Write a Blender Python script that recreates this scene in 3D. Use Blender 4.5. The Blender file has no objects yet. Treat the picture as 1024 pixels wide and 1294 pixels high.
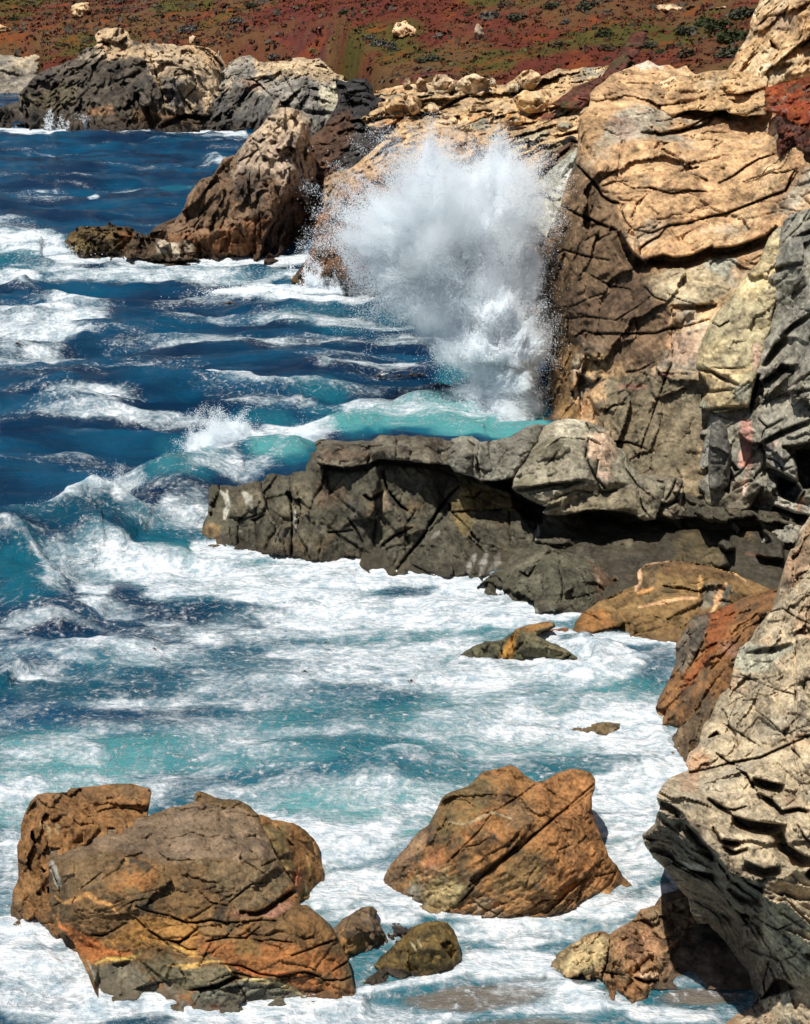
import bpy, math, random
import numpy as np
from mathutils import Vector

# ------------------------------------------------------------------ camera, light, exposure
scene = bpy.context.scene
F_PX, CAM_H = 2200.0, 16.0
TILT = math.atan(707.0 / F_PX)
cam_d = bpy.data.cameras.new("camera")
cam = bpy.data.objects.new("camera", cam_d)
scene.collection.objects.link(cam)
cam.location = (0, 0, CAM_H)
cam.rotation_euler = (math.pi / 2 - TILT, 0, 0)
cam_d.sensor_fit = 'VERTICAL'
cam_d.sensor_height = 24.0
cam_d.lens = 24.0 * F_PX / 1294.0
cam_d.clip_start, cam_d.clip_end = 0.5, 9000.0
scene.camera = cam
scene.render.resolution_x, scene.render.resolution_y = 810, 1024

SUN = Vector((-0.23, -0.37, 0.90)).normalized()
world = bpy.data.worlds.new("World")
scene.world = world
world.use_nodes = True
wn = world.node_tree.nodes
sky = wn.new('ShaderNodeTexSky')
sky.sky_type = 'NISHITA'
sky.sun_disc = False
sky.sun_elevation = math.asin(SUN.z)
sky.sun_rotation = math.atan2(SUN.x, SUN.y)
wn['Background'].inputs['Strength'].default_value = 0.06
world.node_tree.links.new(sky.outputs[0], wn['Background'].inputs['Color'])
sun_d = bpy.data.lights.new("sun", 'SUN')
sun_d.energy = 4.9
sun_d.angle = math.radians(0.55)
sun_d.color = (1.0, 0.955, 0.88)
sun = bpy.data.objects.new("sun", sun_d)
scene.collection.objects.link(sun)
sun.location = (20, -20, 60)
sun.rotation_euler = SUN.to_track_quat('Z', 'Y').to_euler()
vs = scene.view_settings
vs.view_transform = 'Standard'
vs.look = 'None'
vs.exposure = 0.2
vs.gamma = 1.0
vs.use_curve_mapping = False
scene.cycles.max_bounces = 12
scene.cycles.diffuse_bounces = 9
scene.cycles.volume_bounces = 12
scene.cycles.transparent_max_bounces = 24
scene.cycles.volume_step_rate = 1.0
scene.cycles.use_denoising = True

# ------------------------------------------------------------------ numeric helpers
f32 = np.float32
CT, ST = math.cos(TILT), math.sin(TILT)


def rays(px, py):
    x = (np.asarray(px, float) - 512.0) / F_PX
    v = (647.0 - np.asarray(py, float)) / F_PX
    return x, CT + v * ST, -ST + v * CT          # world direction (x, y, z)


def at(px, py, Y):
    """World point at horizontal distance Y in the direction of a traced photo point."""
    x, y, z = rays(px, py)
    t = np.asarray(Y, float) / y
    return np.stack([x * t, y * t, CAM_H + z * t], -1)


def W(py, h=0.0):
    """Distance at which the sight line of photo row py meets the level z = h."""
    x, y, z = rays(0, py)
    return (h - CAM_H) / z * y


def sst(a, b, x):
    t = np.clip((x - a) / (b - a + 1e-12), 0, 1)
    return t * t * (3 - 2 * t)


def _h(i, j, k, s):
    n = (i.astype(np.uint32) * np.uint32(374761393) + j.astype(np.uint32) * np.uint32(668265263)
         + k.astype(np.uint32) * np.uint32(2147483647 - 112358) + np.uint32((s * 974711 + 12345) & 0xffffffff))
    n ^= n >> np.uint32(13)
    n *= np.uint32(1274126177)
    n ^= n >> np.uint32(16)
    n *= np.uint32(2246822519)
    n ^= n >> np.uint32(13)
    return n


def _u(n):
    return (n & np.uint32(0xffffff)).astype(f32) / f32(16777216.0)


def vn(P, s=0):
    """Smooth value noise in -1..1 at points P (n,3)."""
    P = P.astype(f32)
    I = np.floor(P).astype(np.int32)
    Fr = P - I
    Fr = Fr * Fr * Fr * (Fr * (Fr * 6 - 15) + 10)
    out = 0
    for a in (0, 1):
        wa = Fr[:, 0] if a else 1 - Fr[:, 0]
        for b in (0, 1):
            wb = wa * (Fr[:, 1] if b else 1 - Fr[:, 1])
            for c in (0, 1):
                out = out + wb * (Fr[:, 2] if c else 1 - Fr[:, 2]) * _u(_h(I[:, 0] + a, I[:, 1] + b, I[:, 2] + c, s))
    return out * 2 - 1


ROT = np.array([[.00, .80, .60], [-.80, .36, -.48], [-.60, -.48, .64]], f32)


def fbm(P, s=0, o=4, g=.5, ridge=False):
    out, a, n, Q = 0, 1.0, 0.0, P.astype(f32)
    for i in range(o):
        v = vn(Q, s + i * 7)
        if ridge:
            v = 1 - 2 * np.abs(v)
        out = out + a * v
        n += a
        a *= g
        Q = (Q @ ROT) * f32(2.03) + f32(11.7)
    return out / n


def voro(P, s=0, jit=.95):
    """Worley cells: F1, F2, three random numbers of the nearest cell and the offset to its centre."""
    P = P.astype(f32)
    I = np.floor(P).astype(np.int32)
    n = len(P)
    d1 = np.full(n, 9, f32); d2 = np.full(n, 9, f32)
    hid = np.zeros(n, np.uint32)
    off = np.zeros((n, 3), f32)
    for a in (-1, 0, 1):
        for b in (-1, 0, 1):
            for c in (-1, 0, 1):
                C0, C1, C2 = I[:, 0] + a, I[:, 1] + b, I[:, 2] + c
                h = _h(C0, C1, C2, s)
                h2 = h * np.uint32(2654435761)
                h2 ^= h2 >> np.uint32(15)
                h3 = h2 * np.uint32(2246822519)
                h3 ^= h3 >> np.uint32(13)
                D = np.stack([P[:, 0] - (C0 + .5 + jit * (_u(h) - .5)), P[:, 1] - (C1 + .5 + jit * (_u(h2) - .5)),
                              P[:, 2] - (C2 + .5 + jit * (_u(h3) - .5))], -1)
                d = np.sqrt((D * D).sum(-1))
                m = d < d1
                d2 = np.where(m, d1, np.minimum(d2, d))
                d1 = np.where(m, d, d1)
                hid = np.where(m, h3, hid)
                off[m] = D[m]
    r1 = _u(hid * np.uint32(2654435761))
    r2 = _u((hid >> np.uint32(3)) * np.uint32(2246822519))
    r3 = _u((hid >> np.uint32(5)) * np.uint32(3266489917))
    return d1, d2, r1, r2, r3, off


def pdist(px, py, pts):
    """Distance to a polyline, side (+ = to its right going along, i.e. below when drawn left to right), parameter."""
    pts = np.asarray(pts, float)
    best = np.full(px.shape, 1e9); side = np.zeros(px.shape); par = np.zeros(px.shape)
    L = np.r_[0, np.cumsum(np.hypot(*np.diff(pts, axis=0).T))]
    for i in range(len(pts) - 1):
        ax, ay = pts[i]; bx, by = pts[i + 1]
        dx, dy = bx - ax, by - ay
        l2 = dx * dx + dy * dy + 1e-9
        t = np.clip(((px - ax) * dx + (py - ay) * dy) / l2, 0, 1)
        d = np.hypot(px - ax - t * dx, py - ay - t * dy)
        m = d < best
        best = np.where(m, d, best)
        side = np.where(m, np.sign(dx * (py - ay) - dy * (px - ax)), side)
        par = np.where(m, (L[i] + t * (L[i + 1] - L[i])) / L[-1], par)
    return best, side, par


def inside(px, py, poly):
    poly = np.asarray(poly, float)
    r = np.zeros(px.shape, bool)
    x1, y1 = poly[-1]
    for x2, y2 in poly:
        if y1 != y2:
            c = ((y1 > py) != (y2 > py)) & (px < (x2 - x1) * (py - y1) / (y2 - y1) + x1)
            r ^= c
        x1, y1 = x2, y2
    return r


def nearest_on(px, py, poly):
    poly = np.asarray(poly, float)
    best = np.full(px.shape, 1e9); qx = px.copy(); qy = py.copy()
    for i in range(len(poly)):
        ax, ay = poly[i]; bx, by = poly[(i + 1) % len(poly)]
        dx, dy = bx - ax, by - ay
        t = np.clip(((px - ax) * dx + (py - ay) * dy) / (dx * dx + dy * dy + 1e-9), 0, 1)
        cx, cy = ax + t * dx, ay + t * dy
        d = np.hypot(px - cx, py - cy)
        m = d < best
        best = np.where(m, d, best); qx = np.where(m, cx, qx); qy = np.where(m, cy, qy)
    return best, qx, qy


# frames in which outlines were traced on enlargements: x0, y0, scale
FR = dict(R1=(0, 960, .258), R2=(220, 960, .258), R3=(400, 940, .4102), R4=(680, 1000, .336), R5=(800, 640, .286),
          R6=(240, 520, .3125), R7=(540, 510, .3125), R8=(820, 420, .263), S1=(660, 60, .2344), S2=(820, 0, .2473),
          S3=(660, 300, .2626), S4=(420, 60, .3125), S5=(60, 100, .371), S6=(0, 0, .293), S7=(260, 0, .293),
          S8=(420, 150, .3247), M4=(400, 700, .4492), P=(0, 0, 1))


def T(k, *p):
    x0, y0, s = FR[k]
    return [(x0 + s * p[i], y0 + s * p[i + 1]) for i in range(0, len(p), 2)]


# ------------------------------------------------------------------ object helpers
COL = scene.collection


def link_mesh(name, V, F4, mat, parent=None, attrs=None, smooth=True, F3=None):
    """Mesh from arrays of quads (and triangles)."""
    V = np.asarray(V, f32)
    F4 = np.asarray(F4, np.int32).reshape(-1, 4)
    F3 = np.zeros((0, 3), np.int32) if F3 is None else np.asarray(F3, np.int32).reshape(-1, 3)
    me = bpy.data.meshes.new(name)
    me.vertices.add(len(V))
    org = np.array([V[:, 0].mean(), V[:, 1].mean(), max(float(V[:, 2].min()), 0.0)], f32)
    me.vertices.foreach_set('co', (V - org).ravel())
    nl = F4.size + F3.size
    me.loops.add(nl)
    me.loops.foreach_set('vertex_index', np.r_[F4.ravel(), F3.ravel()].astype(np.int32))
    me.polygons.add(len(F4) + len(F3))
    me.polygons.foreach_set('loop_start', np.r_[np.arange(len(F4)) * 4, F4.size + np.arange(len(F3)) * 3].astype(np.int32))
    me.update(calc_edges=True)
    me.polygons.foreach_set('use_smooth', np.full(len(F4) + len(F3), smooth))
    for k, a in (attrs or {}).items():
        a = np.asarray(a, f32)
        if a.ndim == 2:
            at_ = me.attributes.new(k, 'FLOAT_COLOR', 'POINT')
            at_.data.foreach_set('color', np.c_[a, np.ones(len(a), f32)].astype(f32).ravel())
        else:
            at_ = me.attributes.new(k, 'FLOAT', 'POINT')
            at_.data.foreach_set('value', a)
    if mat:
        me.materials.append(mat)
    ob = bpy.data.objects.new(name, me)
    COL.objects.link(ob)
    ob.location = org.tolist()
    if parent:
        ob.parent = parent
        ob.location = (Vector(org.tolist()) - parent.location)
    return ob


def tag(o, label=None, cat=None, group=None, kind=None):
    if label: o['label'] = label
    if cat: o['category'] = cat
    if group: o['group'] = group
    if kind: o['kind'] = kind
    return o


def empty(name, loc, label, cat, group=None):
    o = bpy.data.objects.new(name, None)
    o.empty_display_size = .5
    COL.objects.link(o)
    o.location = loc
    return tag(o, label, cat, group)


# ------------------------------------------------------------------ materials
def new_mat(name):
    m = bpy.data.materials.new(name)
    m.use_nodes = True
    return m, m.node_tree.nodes, m.node_tree.links


def rock_mat(name, sc=1.0, bump=.5, rough=.85, spec=.25, speck=.5, strata=0.0):
    """Painted base colour times fine mineral grain; bump at three scales (sc = size in metres of the coarsest)."""
    m, N, L = new_mat(name)
    b = N['Principled BSDF']
    geo = N.new('ShaderNodeNewGeometry')
    col = N.new('ShaderNodeAttribute'); col.attribute_name = 'Col'
    wet = N.new('ShaderNodeAttribute'); wet.attribute_name = 'wet'

    def noise(scale, det=5, rgh=.6, dist=0.0):
        n = N.new('ShaderNodeTexNoise')
        n.inputs['Scale'].default_value = scale
        n.inputs['Detail'].default_value = det
        n.inputs['Roughness'].default_value = rgh
        n.inputs['Distortion'].default_value = dist
        L.new(geo.outputs['Position'], n.inputs['Vector'])
        return n.outputs[0]

    def math_(op, a, b_, c=None):
        n = N.new('ShaderNodeMath'); n.operation = op
        for i, v in enumerate((a, b_, c)):
            if v is None: continue
            if isinstance(v, (int, float)): n.inputs[i].default_value = v
            else: L.new(v, n.inputs[i])
        return n.outputs[0]

    n1 = noise(1.6 / sc, 6, .62)
    n2 = noise(9.0 / sc, 5, .7)
    n3 = noise(24.0 / sc, 4, .75)
    vor = N.new('ShaderNodeTexVoronoi'); vor.feature = 'DISTANCE_TO_EDGE'
    vor.inputs['Scale'].default_value = 4.2 / sc
    warp = N.new('ShaderNodeVectorMath'); warp.operation = 'MULTIPLY_ADD'
    wnz = N.new('ShaderNodeTexNoise'); wnz.inputs['Scale'].default_value = 3.0 / sc; wnz.inputs['Detail'].default_value = 4
    L.new(geo.outputs['Position'], wnz.inputs['Vector'])
    L.new(wnz.outputs['Color'], warp.inputs[0]); warp.inputs[1].default_value = (.5 * sc, .5 * sc, .3 * sc)
    L.new(geo.outputs['Position'], warp.inputs[2])
    L.new(warp.outputs[0], vor.inputs['Vector'])
    crk = N.new('ShaderNodeMapRange'); crk.inputs[1].default_value = 0.0; crk.inputs[2].default_value = .045
    L.new(vor.outputs['Distance'], crk.inputs[0])
    # colour grain
    v = math_('MULTIPLY_ADD', n1, speck * 1.1, 1 - speck * .55)
    v = math_('MULTIPLY', v, math_('MULTIPLY_ADD', n2, speck * 2.4, 1 - speck * 1.2))
    v = math_('MULTIPLY', v, math_('MULTIPLY_ADD', n3, speck * 2.6, 1 - speck * 1.3))
    mul = N.new('ShaderNodeVectorMath'); mul.operation = 'SCALE'
    L.new(col.outputs['Color'], mul.inputs[0]); L.new(v, mul.inputs['Scale'])
    L.new(mul.outputs[0], b.inputs['Base Color'])
    # relief
    hgt = math_('ADD', math_('MULTIPLY', n1, .55), math_('MULTIPLY', n2, .34))
    hgt = math_('ADD', hgt, math_('MULTIPLY', n3, .15))
    hgt = math_('ADD', hgt, math_('MULTIPLY', crk.outputs[0], .012))
    bp = N.new('ShaderNodeBump'); bp.inputs['Strength'].default_value = bump
    bp.inputs['Distance'].default_value = .30 * sc
    L.new(hgt, bp.inputs['Height'])
    L.new(bp.outputs[0], b.inputs['Normal'])
    rr = math_('MULTIPLY_ADD', wet.outputs['Fac'], -.55, rough)
    L.new(rr, b.inputs['Roughness'])
    b.inputs['Specular IOR Level'].default_value = spec
    return m


M_near = rock_mat('rock_near', .5, .55)
M_mid = rock_mat('rock_mid', 1.0, .6)
M_cliff = rock_mat('rock_cliff', 1.3, .6)
M_far = rock_mat('rock_far', 2.6, .7, speck=.4)


# ------------------------------------------------------------------ the rock builder
def rock(name, outline, ctrl, base, mat, pal=(), res=2.0, roll=.35, thick=None, cracks=(), unders=(), polys=(),
         ridges=(), zones=(), veins=(), facets=(), crk=(), fb=(), strata=None, aniso=(1, 1, 1), bed=0.0, warp=3.0,
         wsc=26., wetline=None, wet=0.0, planar=.75, wl=None, rough_px=1.3, mott=1.0, seed=1, parent=None, label=None, cat=None, group=None, kind=None, micro=True):
    """A closed rock: its visible relief is a distance surface over a traced outline (so overhangs, clefts and ledges
    are real hollows), rolled back at the rim, with a body of real thickness behind."""
    poly = np.array(outline, float)
    x0, y0 = poly.min(0) - res; x1, y1 = poly.max(0) + res
    gx = np.arange(x0, x1 + res, res); gy = np.arange(y0, y1 + res, res)
    U, V = np.meshgrid(gx, gy)
    u, v = U.ravel(), V.ravel()
    ins = inside(u, v, poly).reshape(U.shape)
    cell = (ins[:-1, :-1].astype(int) + ins[1:, :-1] + ins[:-1, 1:] + ins[1:, 1:]) >= 2
    used = np.zeros(U.shape, bool)
    used[:-1, :-1] |= cell; used[1:, :-1] |= cell; used[:-1, 1:] |= cell; used[1:, 1:] |= cell
    idx = -np.ones(U.shape, int); idx[used] = np.arange(used.sum())
    u, v, insu = U[used].copy(), V[used].copy(), ins[used]
    F = np.stack([idx[:-1, :-1][cell], idx[1:, :-1][cell], idx[1:, 1:][cell], idx[:-1, 1:][cell]], -1)
    # boundary vertices snap to the outline
    E = np.sort(np.concatenate([F[:, [0, 1]], F[:, [1, 2]], F[:, [2, 3]], F[:, [3, 0]]]), axis=1)
    key = E[:, 0] * len(u) + E[:, 1]
    uk, cnt = np.unique(key, return_counts=True)
    bd = np.unique(np.r_[uk[cnt == 1] // len(u), uk[cnt == 1] % len(u)])
    dist, qx, qy = nearest_on(u, v, poly)
    u[bd], v[bd] = qx[bd], qy[bd]
    dist[bd] = 0
    # base distance: radial-basis interpolation of 1/Y through the control points
    C = np.array(ctrl, float)
    sc_ = 100.0
    cp = C[:, :2] / sc_
    A = np.hypot(cp[:, None, 0] - cp[None, :, 0], cp[:, None, 1] - cp[None, :, 1])
    n = len(C)
    Z = np.c_[np.ones(n), cp]
    M = np.block([[A, Z], [Z.T, np.zeros((3, 3))]])
    M[:n, :n] += np.eye(n) * 1e-4
    rhs = np.r_[1 / C[:, 2], np.zeros(3)]
    sol = np.linalg.lstsq(M, rhs, rcond=None)[0]
    q = np.c_[u, v] / sc_
    inv = sol[n] + sol[n + 1] * q[:, 0] + sol[n + 2] * q[:, 1]
    for i in range(n):
        inv += sol[i] * np.hypot(q[:, 0] - cp[i, 0], q[:, 1] - cp[i, 1])
    Y = 1 / np.clip(inv, 1 / (C[:, 2].max() * 1.15), 1 / (C[:, 2].min() * .9))
    # planar facets between the control points (triangulated), blended with the smooth surface
    def rbf(uu, vv):
        a_, b_ = uu / sc_, vv / sc_
        r_ = sol[n] + sol[n + 1] * a_ + sol[n + 2] * b_
        for i in range(n):
            r_ = r_ + sol[i] * np.hypot(a_ - cp[i, 0], b_ - cp[i, 1])
        return r_
    cxy = np.array([(x0 + x1) / 2, (y0 + y1) / 2]); hw = np.array([(x1 - x0), (y1 - y0)]) * .66 + 12
    ring = np.array([cxy + hw * np.array([math.cos(a), math.sin(a)]) * 1.15 for a in np.linspace(0, 2 * math.pi, 17)[:-1]])
    pts2 = np.concatenate([C[:, :2], ring])
    lo_, hi_ = 1 / (C[:, 2].max() * 1.05), 1 / (C[:, 2].min() * .96)
    inv2 = np.r_[1 / C[:, 2], np.clip(rbf(ring[:, 0], ring[:, 1]), lo_, hi_)]
    from mathutils.geometry import delaunay_2d_cdt
    dv, _, df_, ov, _, _ = delaunay_2d_cdt([Vector(p.tolist()) for p in pts2], [], [], 0, 1e-6)
    val = [inv2[o[0]] for o in ov]
    jx = 5.0 * fbm(np.c_[u / 22., v / 22., u * 0 + seed], seed + 60, 3)
    jy = 5.0 * fbm(np.c_[u / 22., v / 22., u * 0 - seed], seed + 61, 3)
    uj, vj = u + jx, v + jy
    tri_inv = inv.copy()
    for t3 in df_:
        (ax, ay), (bx, by), (qx_, qy_) = [dv[k][:2] for k in t3]
        det = (by - qy_) * (ax - qx_) + (qx_ - bx) * (ay - qy_)
        if abs(det) < 1e-6: continue
        l1 = ((by - qy_) * (uj - qx_) + (qx_ - bx) * (vj - qy_)) / det
        l2 = ((qy_ - ay) * (uj - qx_) + (ax - qx_) * (vj - qy_)) / det
        m = (l1 >= -1e-6) & (l2 >= -1e-6) & (l1 + l2 <= 1 + 1e-6)
        tri_inv[m] = (l1 * val[t3[0]] + l2 * val[t3[1]] + (1 - l1 - l2) * val[t3[2]])[m]
    Yt = 1 / np.clip(tri_inv, 1 / (C[:, 2].max() * 1.15), 1 / (C[:, 2].min() * .9))
    Y = planar * Yt + (1 - planar) * Y
    Ym = float(C[:, 2].mean())
    mpp = Ym / F_PX                                    # metres per traced pixel here
    # small lateral warp: irregular outline, irregular cracks
    pp = np.c_[u / wsc, v / wsc, np.full(len(u), seed * 3.7)]
    wu = warp * (fbm(pp, seed + 50, 4, .6)); wv = warp * (fbm(pp + 31.3, seed + 51, 4, .6))
    P = at(u + wu, v + wv, Y)
    cu, cv = u + .8 * wu, v + .8 * wv                # warped tracing coordinates for feature lines
    dY = np.zeros(len(u))
    ca, sa = math.cos(bed), math.sin(bed)

    def bedded(P, s):
        X = P[:, 0] * ca + P[:, 2] * sa
        Z_ = -P[:, 0] * sa + P[:, 2] * ca
        return np.c_[X / aniso[0], P[:, 1] / aniso[1], Z_ / aniso[2]] / s

    wob = np.c_[fbm(P / 1.5, seed + 3, 2), fbm(P / 1.5 + 9, seed + 4, 2), fbm(P / 1.5 + 21, seed + 5, 2)]
    for k, (s, a) in enumerate(facets):
        d1, d2, r1, r2, r3, off = voro(bedded(P + wob * s * .16, s), seed + 11 * k)
        g = (r2 - .5) * 2.4 * off[:, 0] + (r3 - .58) * 2.4 * off[:, 2]
        dY += a * ((r1 - .5) * .9 + g) * 1.2
    for k, (s, w, a) in enumerate(crk):
        d1, d2, r1, r2, r3, off = voro(bedded(P + wob * s * .25, s), seed + 77 + 5 * k)
        e = (d2 - d1) * s
        fade = sst(-.05, .5, fbm(P / (s * 1.3), seed + 91 + k, 2))
        dY += .6 * a * fade * np.exp(-(e / w) ** 2)
    for k, (s, a) in enumerate(fb):
        dY += a * fbm(bedded(P, s), seed + 200 + k, 4, .5)
    dY += rough_px * mpp * (2.2 * fbm(P / (14 * mpp), seed + 230, 3, .55) + 1.1 * fbm(P / (4.5 * mpp), seed + 240, 2, .6))
    if strata:
        for (per, a, ang) in strata:
            s_ = (P[:, 2] * math.cos(ang) - P[:, 0] * math.sin(ang)) / per + .45 * fbm(P / (per * 5), seed + 300, 3)
            fr = s_ - np.floor(s_)
            rnd = _u(_h(np.floor(s_).astype(np.int32), np.zeros(len(u), np.int32), np.zeros(len(u), np.int32), seed))
            prof = np.where(fr < .86, fr / .86, 1 - (fr - .86) / .14)
            amp = (.35 + rnd) * sst(-.5, .4, fbm(P / (per * 7), seed + 310, 2))
            dY -= a * amp * (1 - prof) * 0 + a * amp * (prof - .5) * -1.0
    for (pts, w, a) in cracks:
        w, a = w * .52, a * 1.3
        d, s_, t = pdist(cu, cv, pts)
        env = (.35 + .65 * np.sin(np.pi * np.clip(t, 0.02, .98)) ** .5) * (.75 + .5 * vn(np.c_[u, v, u * 0] / 14., seed + 5))
        dY += a * env * np.exp(-(d / w) ** 2) + .18 * a * env * (s_ > 0) * np.exp(-(d / (w * 5)))
    for (pts, a, Lp) in unders:
        d, s_, t = pdist(cu, cv, pts)
        env = np.clip(np.sin(np.pi * np.clip(t, 0.0, 1.0)), 0, 1) ** .45
        sd = d * s_
        dY += a * env * sst(-.6, 1.4, sd) * (1 - sst(Lp * .25, Lp, sd))
        dY -= .15 * a * env * np.exp(-np.abs(sd + 3) / 7) * (s_ < 0)
    for pl in polys:
        pts, a, soft = pl[:3]
        gx_, gy_ = (pl[3], pl[4]) if len(pl) > 3 else (0, 0)
        d, _, _ = nearest_on(cu, cv, pts)
        m = sst(0, soft, np.where(inside(cu, cv, pts), d, 0))
        c0 = np.mean(pts, axis=0)
        dY += m * (a + gx_ * (cu - c0[0]) + gy_ * (cv - c0[1]))
    for (pts, w, a) in ridges:
        d, s_, t = pdist(cu, cv, pts)
        dY -= a * np.exp(-(d / w) ** 2) * np.sin(np.pi * np.clip(t, 0.03, .97)) ** .3
    dm = dist * mpp
    rl = np.clip(1 - dm / roll, 0, 1)
    dY += roll * (1 - np.sqrt(np.clip(1 - rl * rl, 0, 1))) * .9
    Y = Y + dY
    if wl:                                             # keep the foot on the traced waterline
        wr = np.interp(u, [p_[0] for p_ in wl], [p_[1] for p_ in wl])
        up = W(v + wv, np.clip((wr - v) * mpp * .45, .05, .28) + .10 * fbm(P / .4, seed + 250, 2))
        Y = np.where(v < wr - 1, np.minimum(Y, up), np.maximum(Y, W(v + wv, -.02)))
    P = at(u + wu, v + wv, Y)
    # ---- colour
    c = np.tile(np.array(base, f32), (len(u), 1))
    for k, (cc, s, lo, hi) in enumerate(pal):
        m = sst(lo, hi, fbm(P / s, seed + 400 + 9 * k, 4, .6))[:, None]
        c = c * (1 - m) + np.array(cc, f32) * m
    jn = fbm(np.c_[u, v, u * 0 + seed] / 9., seed + 500, 4, .65)
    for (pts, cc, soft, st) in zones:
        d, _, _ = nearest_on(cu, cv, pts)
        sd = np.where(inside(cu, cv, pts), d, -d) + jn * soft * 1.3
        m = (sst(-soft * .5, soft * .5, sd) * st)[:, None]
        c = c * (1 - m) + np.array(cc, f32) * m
    for (pts, w, cc, st) in veins:
        d, _, t = pdist(cu, cv, pts)
        wd = w * (1 + .9 * jn) * (.3 + .7 * np.sin(np.pi * np.clip(t, .05, .95)))
        m = ((1 - sst(wd * .6, wd * 1.5 + .4, d)) * st)[:, None]
        c = c * (1 - m) + np.array(cc, f32) * m
    c = c * np.clip(1 + mott * (.75 * fbm(P / (30 * mpp), seed + 515, 3, .6) + .7 * fbm(P / (11 * mpp), seed + 520, 4, .65) + .6 * fbm(P / (3.5 * mpp), seed + 530, 2)), .25, 2.0)[:, None]
    wt = np.full(len(u), wet, f32)
    if wetline:
        lv, cc, st = wetline
        m = 1 - sst(lv * .4, lv * 1.2, P[:, 2] + lv * .5 * fbm(P / (lv * 1.2), seed + 600, 3))
        c = c * (1 - (m * st)[:, None]) + np.array(cc, f32) * (m * st)[:, None]
        wt = np.maximum(wt, m.astype(f32) * .8)
    # ---- back: three rings and a cap
    bl = {}
    FE = np.concatenate([F[:, [0, 1]], F[:, [1, 2]], F[:, [2, 3]], F[:, [3, 0]]])
    k2 = np.sort(FE, axis=1); k2 = k2[:, 0] * len(u) + k2[:, 1]
    isb = np.isin(k2, uk[cnt == 1])
    be = FE[isb]
    Pu, Pv = u + wu, v + wv
    cen = np.array([poly[:, 0].mean(), poly[:, 1].mean()])
    if thick is None:
        thick = .5 * (x1 - x0) * mpp
    bvs = np.unique(be)
    mapb = {int(b): i for i, b in enumerate(bvs)}
    Yb = Y[bvs]
    Ymax = float(np.median(Yb))
    rings = []
    for (shr, dy) in ((1.0, .12), (.93, .45), (.55, .95)):
        rings.append(at(cen[0] + (Pu[bvs] - cen[0]) * shr, cen[1] + (Pv[bvs] - cen[1]) * shr,
                        np.maximum(Yb + thick * dy, Yb * (1 - dy) + dy * Ymax + thick * dy)))
    nb = len(bvs); n0 = len(u)
    Vall = np.concatenate([P] + rings + [at([cen[0]], [cen[1]], [Ymax + thick])])
    bi = np.array([[mapb[int(a)], mapb[int(b)]] for a, b in be])
    Q = []
    prev = bvs
    for r in range(3):
        cur = n0 + r * nb + np.arange(nb)
        Q.append(np.stack([prev[bi[:, 1]], prev[bi[:, 0]], cur[bi[:, 0]], cur[bi[:, 1]]], -1))
        prev = cur
    tri = np.stack([prev[bi[:, 1]], prev[bi[:, 0]], np.full(len(bi), len(Vall) - 1)], -1)
    F4 = np.concatenate([F] + Q)
    # grid rows run downwards in the picture: flip so that normals face out
    call = np.concatenate([c, np.tile(c[bvs], (3, 1)), c.mean(0)[None]])
    wall = np.r_[wt, np.tile(wt[bvs], 3), 0]
    ob = link_mesh(name, Vall, F4, mat, parent, dict(Col=call, wet=wall), True, tri)
    tag(ob, label, cat, group, kind or ('thing' if label else None))
    return ob

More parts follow.
